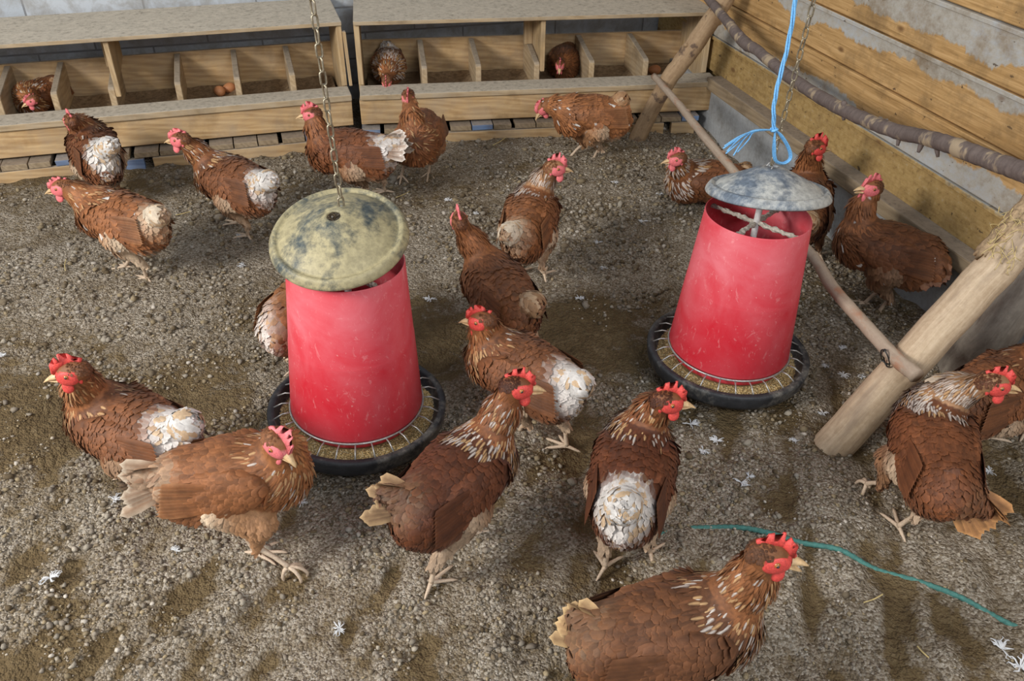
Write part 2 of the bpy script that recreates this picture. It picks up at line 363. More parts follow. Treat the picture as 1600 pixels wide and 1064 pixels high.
def mat_planks():
    m_, nt, b = new_mat('cement_smeared_planks')
    g = nt.nodes.new('ShaderNodeNewGeometry'); sp = nt.nodes.new('ShaderNodeSeparateXYZ'); lk(nt, g.outputs['Position'], sp.inputs[0])
    row = math_(nt, 'DIVIDE', math_(nt, 'SUBTRACT', sp.outputs[2], Z0), DZ); fl = math_(nt, 'FLOOR', row); fr = math_(nt, 'FRACT', row)
    cb = nt.nodes.new('ShaderNodeCombineXYZ'); lk(nt, sp.outputs[1], cb.inputs[0]); lk(nt, sp.outputs[2], cb.inputs[1]); lk(nt, math_(nt, 'MULTIPLY', fl, 3.7), cb.inputs[2])
    def nz(scale, sx=1, sy=1, detail=5, rough=.6, dist=0):
        mp = nd(nt, 'ShaderNodeMapping'); mp.inputs['Scale'].default_value = (sx, sy, 1); lk(nt, cb.outputs[0], mp.inputs[0])
        return noise(nt, mp.outputs[0], scale, detail, rough, dist)
    grain = nz(11, .5, 8, 6, .62, .5); grain2 = nz(22, .35, 10, 5, .65, .2); bl = nz(2.4, 1, 1.2); fine = nz(45, 1, 1.2, 5, .7)
    wood_ = ramp(nt, mix(nt, .45, grain, grain2), [(.25, (.20, .11, .04)), (.45, (.44, .26, .10)), (.58, (.58, .36, .155)), (.78, (.68, .47, .24))])
    cem = ramp(nt, mix(nt, .5, fine, bl), [(.3, (.24, .21, .165)), (.48, (.43, .41, .36)), (.62, (.44, .475, .50)), (.75, (.56, .56, .54))])
    # ragged cement smears, a different share of each board
    def per_row(vals):
        r_ = nt.nodes.new('ShaderNodeValToRGB'); r_.color_ramp.interpolation = 'CONSTANT'; e = r_.color_ramp.elements
        while len(e) < len(vals): e.new(.5)
        for i, v in enumerate(vals): e[i].position = i/16; e[i].color = (v, v, v, 1)
        lk(nt, math_(nt, 'DIVIDE', math_(nt, 'ADD', fl, .5), 16.), r_.inputs[0]); return r_.outputs[0]
    wob = math_(nt, 'ADD', math_(nt, 'MULTIPLY', math_(nt, 'SUBTRACT', nz(4, .8, .25, 6, .7), .5), 1.3), math_(nt, 'MULTIPLY', math_(nt, 'SUBTRACT', nz(38, 1, 1, 3, .7), .5), .10))
    flip = per_row([0, 1, 0, 0, 0, 1, 0, 0, 1, 0, 0, 1, 0, 0, 1, 0])
    t = math_(nt, 'ADD', math_(nt, 'MULTIPLY', fr, math_(nt, 'SUBTRACT', 1., flip)), math_(nt, 'MULTIPLY', math_(nt, 'SUBTRACT', 1., fr), flip))
    t = math_(nt, 'SUBTRACT', math_(nt, 'ADD', t, wob), per_row([1.0, .52, .60, .36, 1.2, .6, .4, .9, .5, .7, .4, .6, .5, .8, .4, .6]))
    f = ramp(nt, t, [(.0, (0, 0, 0)), (.05, (.92, .92, .92))])
    low = ramp(nt, row, [(0, (.8, .8, .8)), (1, (1, 1, 1))])
    c = mix(nt, f, wood_, cem)
    ochre = ramp(nt, fine, [(.3, (.13, .085, .03)), (.45, (.33, .225, .08)), (.6, (.42, .30, .12)), (.75, (.40, .38, .30))])
    isl = math_(nt, 'LESS_THAN', row, 1.0); c = mix(nt, math_(nt, 'MULTIPLY', isl, .7), c, ochre)
    kn = nd(nt, 'ShaderNodeTexVoronoi', Scale=6); mp = nd(nt, 'ShaderNodeMapping'); mp.inputs['Scale'].default_value = (.8, 1.6, 1); lk(nt, cb.outputs[0], mp.inputs[0]); lk(nt, mp.outputs[0], kn.inputs[0])
    c = mix(nt, ramp(nt, kn.outputs['Distance'], [(.05, (.85, .85, .85)), (.11, (0, 0, 0))]), c, (.15, .07, .025))
    fly = nz(40, .7, 1, 3, .6); c = mix(nt, ramp(nt, fly, [(.66, (0, 0, 0)), (.70, (.85, .85, .85))]), c, (.08, .05, .03))
    st = nz(7, 1, 1, 5, .7); c = mix(nt, ramp(nt, st, [(.50, (0, 0, 0)), (.70, (.75, .75, .75))]), c, (.20, .125, .055))
    lk(nt, c, b.inputs['Base Color']); b.inputs['Roughness'].default_value = .75; b.inputs['Specular IOR Level'].default_value = .25
    bump(nt, b, mix(nt, .4, mix(nt, .5, grain2, fine), f), .5, .003); return m_
M_BLOCK = mat_blocks(); M_CONC = mat_concrete(); M_PLANK = mat_planks()
b_ = MB(); b_.box(-3.2, 1.9, 3.70, 3.85, -.05, 2.4, 0); tag(b_.build('wall_back', M_BLOCK), kind='structure')
b_ = MB(); b_.box(1.775, 1.9, -.8, 3.69, Z0-.03, 2.46, 0)
for k in range(16):
    z = Z0+DZ*k
    b_.prism([(-.8, z+.003), (3.69, z+.003), (3.69, z+DZ-.001), (-.8, z+DZ-.001)], 1.75-.004*(k % 2), 1.78, .003)
    b_.prism([(-.8, z+DZ-.013), (3.69, z+DZ-.013), (3.69, z+DZ), (-.8, z+DZ)], 1.741, 1.77, .002)
tag(b_.build('wall_right', M_PLANK), kind='structure')
b_ = MB(); b_.box(1.712, 1.9, -.8, 3.69, -.05, .19, .003); tag(b_.build('baseboard_right', M_CONC), kind='structure')
b_ = MB(); b_.box(1.692, 1.752, -.8, 3.06, .19, .236, .005, .002); tag(b_.build('trim_1', M_SILL), kind='structure')

# ---------------------------------------------------------------- nest boxes on pallets
def mat_bedding():
    m_, nt, b = new_mat('nest_bedding'); n1 = noise(nt, coords(nt, world=True), 60, 6, .7)
    lk(nt, ramp(nt, n1, [(.3, (.13, .08, .04)), (.7, (.36, .25, .14))]), b.inputs['Base Color']); b.inputs['Roughness'].default_value = .95
    bump(nt, b, n1, .9, .006); return m_
M_BED = mat_bedding()
def bedding(x0, x1, parent):
    n = 14; V = []; Fc = []
    for i in range(n+1):
        for j in range(n+1):
            u = i/n; v = j/n; x = x0+(x1-x0)*u; y = .07+.325*v
            V.append((x, y, .150+.02*max(abs(2*u-1), abs(2*v-1))**3+.008*float(vnoise(x*3+parent.location.x, y*3, 9))))
    for i in range(n):
        for j in range(n): a = i*(n+1)+j; Fc.append((a, a+n+1, a+n+2, a+1))
    return tag(mesh_obj('bedding', V, Fc, M_BED, parent), kind='stuff')
def part_poly(): return [(.115, .12), (.115, .272), (.125, .280), (.39, .306), (.40, .300), (.40, .12)]
def nest(name_loc, ang, length, parts, mids, left_end, label, cut=.22):
    t = empty('nest_box', (*name_loc, 0), ang, label, 'nest box')
    x0 = 0
    MB().box(x0, length, .088, .452, .450, .4645, .002, .0006).build('roof_board', M_PLY, t)
    MB().box(x0, length, 0, .045, .100, .197, .003, .001).build('front_beam', M_BOX, t)
    MB().box(x0, length, .045, .41, .10, .125, .002).build('floor_board', M_BOX, t)
    MB().box(x0, length, .400, .415, .126, .308, .002).build('back_board', M_BOX, t)
    b = MB().box(x0+.004, length-cut, -.012, .100, .199, .221, .004, .0015); b.build('perch_ledge', M_PLY, t)
    if cut: MB().box(length-.216, length+.02, -.004, .108, .199, .219, .004, .0015).build('perch_ledge', M_PLY, t)
    for x in parts:
        MB().prism(part_poly(), x-.011, x+.011, .002).build('partition', M_BOXY, t)
    for x in mids:
        MB().prism(part_poly(), x-.011, x+.011, .002).build('partition', M_BOXY, t)
        MB().prism([(.112, .245), (.112, .449), (.40, .449), (.40, .309), (.15, .285)], x+.012, x+.030, .002).build('upright_panel', M_BOXV, t)
        MB().box(x-.022, x+.011, .30, .335, .30, .449, .002).build('brace', M_BOXV, t)
    ends = [(length-.020, length)] + ([(0, .020)] if left_end else [])
    for a, b2 in ends:
        MB().prism([(.115, .222), (.115, .449), (.40, .449), (.40, .126), (.115, .126)], a, b2, .002).build('end_panel', M_BOXV, t)
        MB().box(a, b2, .100, .1145, .222, .449, .002, .001).build('corner_post', M_BOXV, t)
    xs = sorted(([0.02] if left_end else [parts[0]-.2])+parts+mids+[length-.02])
    for a, b2 in zip(xs[:-1], xs[1:]): bedding(a+.012, b2-.012, t)
    return t
nest((-1.65, 3.204), R(.92), 1.944, [.50, .722, .906, 1.327, 1.539, 1.742], [1.098], False, 'long wooden nest box on the left with blockwork wall showing above its partitions', 0)
nest((.323, 3.227), math.atan2(-.182, 1.397), 1.405, [.258, .471, .929, 1.153], [.705], True, 'wooden nest box on the right ending at the plank wall')
def pallet(loc, ang, length, front, gaps, blue, label):
    t = empty('pallet', (*loc, 0), ang, label, 'pallet')
    x = 0; k = 0
    for x1 in gaps+[length]:
        MB().box(x, x1-.03, front, front+.022, -.03, .066, .003, .0015).build('front_board', M_BOX if not (k in blue) else M_BLUEW, t); x = x1; k += 1
    n = int(length/.085)
    for i in range(n):
        xx = i*length/n
        MB().box(xx, xx+length/n-(.004 if i % 3 else .016), front+.004, .40, .068, .088, .002, .001).build('deck_board', M_BLUEW if (i*7) % 5 == 0 else M_SILL, t)
    for x_ in (0.0, length/2-.03, length-.07): MB().box(x_, x_+.07, .03, .40, -.03, .066, .002).build('stringer', M_SILL, t)
    return t
pallet((-1.65, 3.204), R(.92), 1.93, -.045, [.55, 1.02, 1.2], [2], 'dusty pallet with blue slats under the left nest box')
pallet((.323, 3.227), math.atan2(-.182, 1.397), 1.37, -.03, [.20, 1.24], [0], 'dusty pallet under the right nest box')
def slat():
    o = MB().box(-.006, .006, -.012, .012, 0, .205, .002, .001).build('wooden_slat', M_BOXV); o.location = (.306, 3.335, .222); o.rotation_euler = (0, R(-2), 0)
    tag(o, 'narrow upright slat wedged in the gap between the two nest boxes', 'slat')
slat()
def egg(loc, rz, label):
    V = []; Fc = []; n, m_ = 20, 14
    for i in range(m_+1):
        th = math.pi*i/m_
        for k in range(n):
            a = 2*math.pi*k/n; r_ = .0205*math.sin(th)*(1-.13*math.cos(th)); V.append((r_*math.cos(a), r_*math.sin(a), -.027*math.cos(th)))
    for i in range(m_):
        for k in range(n): Fc.append((i*n+k, i*n+(k+1) % n, (i+1)*n+(k+1) % n, (i+1)*n+k))
    o = mesh_obj('egg', V, Fc, M_EGG); o.location = loc; o.rotation_euler = (R(90), 0, rz); tag(o, label, 'egg', 'brown eggs in the nests')
ex = (-0.1935, 3.5427, 0.1700); egg((ex[0], ex[1], .170), .4, 'brown egg in the left nest box, left one of the pair')
ex = (-0.1638, 3.5586, 0.1700); egg((ex[0]+.008, ex[1]+.01, .170), 1.9, 'brown egg in the left nest box, right one of the pair')
ex = (1.6064, 3.3691, 0.1750); egg((ex[0], ex[1], .172), 1.2, 'brown egg in the right-hand end cell of the right nest box')

# ---------------------------------------------------------------- perch frame
def mat_bark(name, a, b_col, c_col, sc=(.8, 8, 8), rough=.75, patch=(.5, .58), psc=(3, 1, 1)):
    m_, nt, b = new_mat(name); at_ = nd(nt, 'ShaderNodeAttribute'); at_.attribute_name = 'puv'
    def pc(s_):
        mp = nd(nt, 'ShaderNodeMapping'); mp.inputs['Scale'].default_value = s_; lk(nt, at_.outputs['Vector'], mp.inputs[0]); return mp.outputs[0]
    n1 = noise(nt, pc(sc), 12, 6, .65, .6); n2 = noise(nt, pc((1, 1, 1)), 80, 5, .7); n3 = noise(nt, pc(psc), 10, 4, .6)
    c = ramp(nt, mix(nt, .4, n1, n2), [(.3, a), (.7, b_col)]); c = mix(nt, ramp(nt, n3, [(patch[0], (0, 0, 0)), (patch[1], (1, 1, 1))]), c, c_col)
    lk(nt, c, b.inputs['Base Color']); b.inputs['Roughness'].default_value = rough; b.inputs['Specular IOR Level'].default_value = .3
    bump(nt, b, mix(nt, .5, n1, n2), .6, .003); return m_
M_PEELED = mat_bark('peeled_pole_wood', (.36, .25, .15), (.66, .52, .36), (.30, .22, .15), (.7, 9, 9), .6, (.48, .72), (.6, 2.5, 2.5))
M_POLE2 = mat_bark('brown_barked_pole', (.24, .15, .08), (.48, .33, .19), (.14, .09, .06), (.8, 6, 6), .7, (.58, .66), (2, 2, 2))
M_BRANCH = mat_bark('flaking_branch_bark', (.085, .062, .055), (.20, .155, .135), (.38, .29, .19), (6, 1, 1), .75, (.54, .60), (1.7, .8, .8))
M_RUNG = mat_bark('smooth_stick_bark', (.30, .22, .16), (.46, .37, .28), (.38, .20, .12), (.8, 6, 6), .65, (.55, .66), (1, 2, 2))
M_GREYPOLE = mat_bark('grey_shaded_pole', (.15, .125, .10), (.30, .26, .21), (.12, .09, .07), (.8, 6, 6), .8, (.5, .7), (1, 2, 2))  # pole tones darkened, shade behind the thick post put into the colour
def pole(name, pts, rads, mat, label, cat, n=14, wob=.03, knobs=()):
    P = smooth_path(pts, 8); rr = np.interp(np.linspace(0, len(pts)-1, len(P)), range(len(pts)), rads)
    P = [p+Vector((rnd.gauss(0, 1), rnd.gauss(0, 1), rnd.gauss(0, 1)))*rads[0]*.035 for p in P]
    b = MB().tube(P, list(rr), n, wob)
    for (i, d, L, r_) in knobs:
        i = int(i*(len(P)-1)); p = P[i]; d = Vector(d).normalized(); b.tube([p, p+d*(rr[i]+L*.5), p+d*(rr[i]+L)], [r_*1.6, r_, r_*.7], 7, .1)
    L_ = [0.]
    for q0, q1 in zip(P[:-1], P[1:]): L_.append(L_[-1]+(q1-q0).length)
    A = np.zeros((len(b.V), 3)); off = rnd.uniform(0, 20)
    for i in range(len(P)):
        for k in range(n): a_ = 2*math.pi*k/n; A[i*n+k] = (L_[i]+off, rr[i]*math.cos(a_), rr[i]*math.sin(a_))
    A[len(P)*n:] = (off, 0, 0)
    o = b.build(name, mat, smooth=True, attrs={'puv': A}); return tag(o, label, cat)
pB = pole('perch_post', [(1.09, 1.229, -.10), (1.30, 1.243, .20), (1.50, 1.257, .49), (1.70, 1.27, .80)], [.047, .045, .044, .040], M_PEELED,
     'thick peeled wooden post leaning at the lower right towards the plank wall', 'perch post', 18, .02)
pA = pole('perch_post', [(1.375, 3.01, -.02), (1.465, 2.975, .24), (1.55, 2.94, .40), (1.66, 2.90, .62), (1.72, 2.88, .76)], [.034, .032, .036, .030, .028], M_POLE2,
     'brown gnarled post leaning against the ledge of the right nest box', 'perch post', 14, .05, [(.5, (-1, -.3, .3), .012, .008), (.62, (1, -.5, .2), .012, .008)])
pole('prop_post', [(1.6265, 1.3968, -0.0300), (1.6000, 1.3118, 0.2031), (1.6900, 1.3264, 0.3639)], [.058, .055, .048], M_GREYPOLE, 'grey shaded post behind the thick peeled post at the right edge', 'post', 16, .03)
pole('perch_branch', [(1.6100, 3.0970, 0.5820), (1.5850, 2.8414, 0.5427), (1.5700, 2.6206, 0.5030), (1.5650, 2.5289, 0.5043), (1.5600, 2.3201, 0.4866), (1.5500, 2.1173, 0.4880), (1.5400, 1.9233, 0.5021), (1.5300, 1.7515, 0.5271), (1.5200, 1.6266, 0.5584), (1.5100, 1.5105, 0.5804), (1.5050, 1.3888, 0.5965), (1.5000, 1.2972, 0.6118), (1.4900, 1.1509, 0.6400)],
     [.015, .016, .020, .017, .018, .0195, .019, .019, .019, .021, .020, .022, .022], M_BRANCH, 'long bark-covered branch slung along the plank wall as a perch', 'branch', 14, .06,
     [(.16, (-.3, .2, 1), .006, .009), (.47, (-.3, -.2, 1), .010, .008), (.60, (-.2, -.3, -1), .014, .005), (.66, (-.5, -.4, -1), .018, .006), (.69, (0, -.6, -1), .02, .005), (.47, (0, -.5, -1), .010, .005)])
pole('perch_rung', [(1.4397, 3.0183, 0.2700), (1.4097, 2.7184, 0.2620), (1.3746, 2.4493, 0.2550), (1.3541, 2.2119, 0.2450), (1.3275, 1.9356, 0.2350), (1.3230, 1.6950, 0.2250), (1.2843, 1.5383, 0.2250), (1.2625, 1.3852, 0.2280), (1.2467, 1.2491, 0.2300), (1.2495, 1.1617, 0.2300)],
     [.012, .013, .014, .014, .015, .0145, .0155, .0155, .0165, .017], M_RUNG, 'slender stick tied as a low perch between the two leaning posts', 'perch', 14, .05,
     [(.15, (1, .5, .5), .004, .009), (.3, (1, .4, .6), .004, .009)])
def binding():
    c = Vector((1.2324, 1.2443, 0.2220)); b = MB(); P = []
    for k in range(30):
        a = k/29*2*math.pi*1.35; P.append(c+Vector((.004*math.sin(a*.7)-.012*math.cos(a)*.6, .020*math.sin(a)*.7, .024*math.cos(a))))
    b.tube(P, .0018, 6); b.tube([P[-1], P[-1]+Vector((.008, -.006, -.006)), P[-1]+Vector((.012, -.014, -.004))], .0018, 6)
    tag(b.build('binding_wire', M_WIRE, smooth=True), 'loop of black wire tying the low perch stick to the thick post', 'wire')
binding()
def bark_strip():
    c0 = Vector((1.4520, 1.2404, 0.4852)); t = empty('bark_strip', c0, 0, 'torn strip of bark with frayed fibres on the thick post', 'bark')
    d = Vector((.56, .03, .83)).normalized(); o_ = Vector((-.75, -.5, .42)); o_ = (o_-d*o_.dot(d)).normalized(); s_ = d.cross(o_)
    mb = simple('torn_bark', (.38, .27, .16), .85, .2, 70, .55, .9); mw = simple('pale_inner_bark', (.62, .55, .46), .8, .2, 60, .35, .8)
    def plate(name, u0, u1, a0, a1, rad, mat, thick):
        V = []; Fc = []; nu, nv = 14, 6
        for i in range(nu+1):
            u = i/nu
            for j_ in range(nv+1):
                v = j_/nv; a = a0+(a1-a0)*v; jag = (.014*math.sin(v*23+u0*70)+.006*rnd.random()) if i in (0, nu) else 0
                rr = rad+.004*rnd.random(); V.append(-o_*.047+d*(u0+(u1-u0)*u+jag)+o_*math.cos(a)*rr+s_*math.sin(a)*rr)
        for i in range(nu):
            for j_ in range(nv): k = i*(nv+1)+j_; Fc.append((k, k+nv+1, k+nv+2, k+1))
        o = mesh_obj(name, V, Fc, mat, t); mo = o.modifiers.new('thickness', 'SOLIDIFY'); mo.thickness = thick; mo.offset = 1
    plate('bark', -.055, .16, -1.5, -.45, .047, mb, .007); plate('bark', -.02, .16, -.45, .5, .0465, mb, .004); plate('bark', -.045, .16, .75, 1.7, .047, mw, .014)
    f = MB()
    for k in range(44):
        a = rnd.uniform(-1.2, .8); p = -o_*.047+d*rnd.uniform(-.04, .06)+(o_*math.cos(a)+s_*math.sin(a))*.050; q = p+Vector((rnd.uniform(-.04, .01), rnd.uniform(-.04, .01), rnd.uniform(-.045, .03)))
        f.tube(smooth_path([p, (p+q)/2+Vector((rnd.uniform(-.012, .012), 0, rnd.uniform(-.012, .012))), q, q+Vector((rnd.uniform(-.02, .02), 0, -.012))], 4), .0008, 4)
    f.build('fibres', M_STRAW, t, True)
bark_strip()

# ---------------------------------------------------------------- hanging feeders
def axis_rot(v): return Vector((0, 0, 1)).rotation_difference(Vector(v).normalized())
def feeder(loc, tilt, lid_off, lid_axis, lid_mat, label, rz=0, ht=.475, rtop=.122):
    t = empty('poultry_feeder', loc, rz, label, 'feeder', None); t.rotation_mode = 'QUATERNION'; t.rotation_quaternion = axis_rot(tilt)
    MB().lathe([(.001, .060), (.165, .060), (.182, .075), (.1865, .0905), (.189, .094), (.200, .0945), (.2045, .091), (.2035, .084), (.201, .062), (.194, .050), (.18, .047), (.001, .047)], 96).build('pan', M_PAN, t, True)
    # grain in the pan
    V = []; Fc = []; nr, na = 16, 96
    for i in range(nr+1):
        r_ = .06+.124*i/nr
        for k in range(na):
            a = 2*math.pi*k/na; V.append((r_*math.cos(a), r_*math.sin(a), .078-.010*(i/nr)+.006*float(vnoise(r_*math.cos(a)+loc[0], r_*math.sin(a), 25))))
    for i in range(nr):
        for k in range(na): Fc.append((i*na+k, (i+1)*na+k, (i+1)*na+(k+1) % na, i*na+(k+1) % na))
    V = np.array(V); nv = len(V); fc = np.tile([.30, .22, .10, 1], (nv, 1)); n = 5200
    a = RNG.uniform(0, 2*math.pi, n); r_ = np.sqrt(RNG.uniform(.135**2, .185**2, n)); x = r_*np.cos(a); y = r_*np.sin(a)
    z = .079-.010*((r_-.06)/.124)+.006*vnoise(x+loc[0], y, 25)
    oc = np.array([(1, 0, 0), (-1, 0, 0), (0, 1, 0), (0, -1, 0), (0, 0, 1), (0, 0, -1.)])*np.array([.0026, .0015, .0013])
    of = np.array([(0, 2, 4), (2, 1, 4), (1, 3, 4), (3, 0, 4), (2, 0, 5), (1, 2, 5), (3, 1, 5), (0, 3, 5)])
    th = RNG.uniform(0, 6.28, n); c_, s_ = np.cos(th), np.sin(th)
    G = np.stack([oc[None, :, 0]*c_[:, None]-oc[None, :, 1]*s_[:, None]+x[:, None], oc[None, :, 0]*s_[:, None]+oc[None, :, 1]*c_[:, None]+y[:, None], oc[None, :, 2]+z[:, None]], -1)*1.0
    pal = np.array([(.62, .45, .20), (.50, .34, .14), (.70, .58, .36), (.33, .21, .09)]); gc = np.concatenate([pal[RNG.choice(4, n, p=[.4, .3, .15, .15])], np.ones((n, 1))], 1)
    allV = list(map(tuple, V))+list(map(tuple, G.reshape(-1, 3))); allF = Fc+[tuple(f) for f in (of[None]+np.arange(n)[:, None, None]*6+nv).reshape(-1, 3)]
    tag(mesh_obj('feed', allV, allF, M_GRAIN, t, False, {'fc': np.concatenate([fc, np.repeat(gc, 6, 0)])}), kind='stuff')
    g = MB(); ring = [(.1515*math.cos(a_), .1515*math.sin(a_), .104) for a_ in np.linspace(0, 2*math.pi, 97)]; g.tube(ring, .0024, 8, cap=False); gr = g.build('grille_ring', M_ROD, t, True)
    sp = None
    for k in range(28):
        a_ = 2*math.pi*k/28+.07
        if sp is None:
            sp = MB().tube([(.1515, 0, .104), (.17, 0, .1035), (.190, 0, .0925)], .0018, 6).build('spoke', M_ROD, gr, True); sp.rotation_euler = (0, 0, a_)
        else:
            c2 = sp.copy(); COL.objects.link(c2); c2.parent = gr; c2.rotation_euler = (0, 0, a_)
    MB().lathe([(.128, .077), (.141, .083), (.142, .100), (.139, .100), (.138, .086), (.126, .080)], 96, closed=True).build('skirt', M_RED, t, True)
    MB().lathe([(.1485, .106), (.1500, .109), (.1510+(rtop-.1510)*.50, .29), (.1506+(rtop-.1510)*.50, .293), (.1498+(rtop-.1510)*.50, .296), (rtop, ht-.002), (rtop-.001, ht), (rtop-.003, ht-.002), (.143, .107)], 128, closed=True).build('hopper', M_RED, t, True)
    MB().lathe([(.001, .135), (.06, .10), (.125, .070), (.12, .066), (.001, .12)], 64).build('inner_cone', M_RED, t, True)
    MB().tube([(0, 0, .12), (0, 0, .45), (0, 0, .572)], .0075, 16).build('rod', simple('whitish_rod', (.62, .60, .58), .4, .4), t, True)
    crust = simple('caked_feed_dust', (.42, .38, .32), .95, .1, 200, .35, .9)
    for k in range(2):
        b = MB(); aa = .55+k*math.pi/2; P = [(x_*math.cos(aa), x_*math.sin(aa), ht-.022+rnd.uniform(-.001, .001)) for x_ in np.linspace(-rtop+.001, rtop-.001, 40)]
        b.tube(P, [.0055*rnd.uniform(.75, 1.25) for _ in P], 8, .35); b.build('crossbar', crust, t, False)
    lid = MB().lathe([(.013, .058), (.016, .060), (.032, .055), (.075, .036), (.112, .0175), (.1165, .0125), (.1200, .0105), (.1235, .0125), (.1275, .0155), (.1320, .0135), (.1350, .0095), (.1395, .002), (.1405, -.003), (.139, -.006), (.137, -.004), (.1345, .001), (.128, .0085), (.120, .0075), (.112, .0125), (.074, .031), (.032, .050), (.014, .054)], 128, closed=True).build('lid', lid_mat, t, True)
    lid.location = lid_off; lid.rotation_mode = 'QUATERNION'; lid.rotation_quaternion = axis_rot(lid_axis)
    h = MB(); h.tube(smooth_path([(0, 0, .565), (.006, 0, .580), (.008, 0, .591), (0, 0, .599), (-.007, 0, .592)], 6), .002, 8); h.build('hook', M_ROD, t, True)
    return t
hz = Vector((math.sin(YAW), math.cos(YAW), 0)); rx = Vector((math.cos(YAW), -math.sin(YAW), 0))
FL = (0.0855, 1.5714, 0.0720); FR = (1.0245, 1.5508, 0.0720)
feeder((FL[0], FL[1], -.018), Vector((0, 0, 1))+rx*.028, Vector((-.010, -.014, .538)), Vector((0, 0, 1))-hz*.30-rx*.06, M_LIDY, 'red hanging feeder on the left under a yellow-dusted tilted lid')
feeder((FR[0], FR[1], -.018), Vector((0, 0, 1))+rx*.028, Vector((.016, .006, .523)), Vector((0, 0, 1))+hz*.20-rx*.01, M_LIDG, 'red hanging feeder on the right with its open top showing under a grey lid', .4, .473, .121)

def chain(P0, P1, label, L=.030, W=.0155, r_=.0021):
    P0, P1 = Vector(P0), Vector(P1); t = empty('chain', P0, 0, label, 'chain'); d = (P1-P0); n = int(d.length/(L-2.6*r_)); q = axis_rot(d)
    path = []
    for k in range(25):
        a = 2*math.pi*k/24; x = (W/2-r_)*math.cos(a); z = (L/2-W/2)*(1 if math.sin(a) >= 0 else -1)*min(1, abs(math.sin(a))*3)+(W/2-r_)*math.sin(a); path.append((x, 0, z))
    first = None
    for k in range(n):
        if first is None: first = MB().tube(path, r_, 7, cap=False).build('link', M_CHAIN, t, True); o = first
        else: o = first.copy(); COL.objects.link(o); o.parent = t
        o.rotation_mode = 'QUATERNION'; from_z = Matrix.Rotation(R(90)*(k % 2)+R(25)+rnd.uniform(-.15, .15), 4, 'Z').to_quaternion(); o.rotation_quaternion = q @ from_z
        o.location = d*((k+.5)/n)
chain((FL[0]+.017, FL[1]-.004, .575), (FL[0]+.003, FL[1], 1.12), 'rusty brown chain holding up the left feeder')
cR0 = Vector((FR[0]+.020, FR[1]-.006, .575)); chain(cR0, (1.0363, 1.5000, 0.9687), 'steel chain beside the blue twine above the right feeder', .026, .0135, .0018)

def twine():
    t = empty('baler_twine', (0.9805, 1.4650, 0.6933), 0, 'blue baler twine tied in a bow to the right feeder chain', 'twine'); o = t.location
    def P(*a): return [Vector(p)-o for p in a]
    main = P((0.9818, 1.4900, 0.9758), (0.9851, 1.4850, 0.9190), (0.9828, 1.4800, 0.8480), (0.9729, 1.4720, 0.7882), (0.9707, 1.4670, 0.7379), (0.9805, 1.4650, 0.6933))
    b = MB()
    for k in range(3):
        pts = smooth_path(main, 8); pts = [p+Vector((.0028*math.cos(i*.35+k*2.1), .0028*math.sin(i*.35+k*2.1), 0)) for i, p in enumerate(pts)]; b.tube(pts, .0022, 6)
    b.build('cord', M_TWINE, t, True)
    b = MB()
    for k in range(7):
        e = [(0.8570, 1.4400, 0.6813), (0.8610, 1.4500, 0.6714), (0.8646, 1.4400, 0.6697), (0.8747, 1.4600, 0.6549), (0.8809, 1.4400, 0.6584), (0.8800, 1.4600, 0.6737), (0.8945, 1.4500, 0.6598)][k]
        m1 = (0.9320, 1.4580, 0.6979)
        pts = smooth_path(P((0.9805, 1.4650, 0.6933), tuple(x+rnd.uniform(-.002, .002) for x in m1), tuple((x+y_)/2+rnd.uniform(-.004, .004)+(.006 if i == 2 else 0) for i, (x, y_) in enumerate(zip(m1, e))), e), 6); b.tube(pts, .0015, 5)
    b.build('frayed_tails', M_TWINE, t, True)
    b = MB()
    for k in range(4):
        j = rnd.uniform(-.003, .003)
        lp = P((0.9805, 1.4650, 0.6933), (0.9993, 1.4620, 0.6803), (1.0239, 1.4620, 0.6499), (1.0323, 1.4620, 0.6263), (1.0178, 1.4620, 0.6163), (0.9974, 1.4620, 0.6271), (0.9881, 1.4620, 0.6563), (0.9826, 1.4650, 0.6903))
        pts = smooth_path([p+Vector((j*(i % 7 != 0), .002*k*(i % 7 != 0), j*.8*(i % 7 != 0))) for i, p in enumerate(lp)], 6); b.tube(pts, .0018, 6)
    b.build('bow_loop', M_TWINE, t, True)
    b = MB(); pts = [Vector((.006*math.cos(a), .006*math.sin(a)+.001, .0016*math.sin(a*1.5))) for a in np.linspace(0, 9, 26)]; b.tube(pts, .0030, 6); b.build('knot', M_TWINE, t, True)
twine()

# ---------------------------------------------------------------- bits on the floor
def rope():
    b = MB(); pts = [(0.6129, 1.0842, 0.0000), (0.6844, 1.0829, 0.0000), (0.7523, 1.0718, 0.0000), (0.8056, 1.0464, 0.0000), (0.8532, 1.0119, 0.0000), (0.9073, 0.9777, 0.0000), (0.9692, 0.9349, 0.0000), (1.0269, 0.8887, 0.0000), (1.0893, 0.8324, 0.0000), (1.1333, 0.7762, 0.0000), (1.1757, 0.7222, 0.0000), (1.2184, 0.6725, 0.0000), (1.2781, 0.6141, 0.0000)]
    off = [-.012, -.006, -.005, .001, .003, .003, .001, -.005, -.004, -.001, -.001, -.006, -.010]
    P = smooth_path([(p[0], p[1], float(ground(p[0], p[1]))+o_+.001) for p, o_ in zip(pts, off)], 14)
    b.tube(P, [.0055*(1+.12*math.sin(i*2.2)) for i in range(len(P))], 10, .03)
    tag(b.build('green_rope', M_HOSE, smooth=True), 'faded green rope half buried in the litter behind the nearest hen', 'rope')
rope()
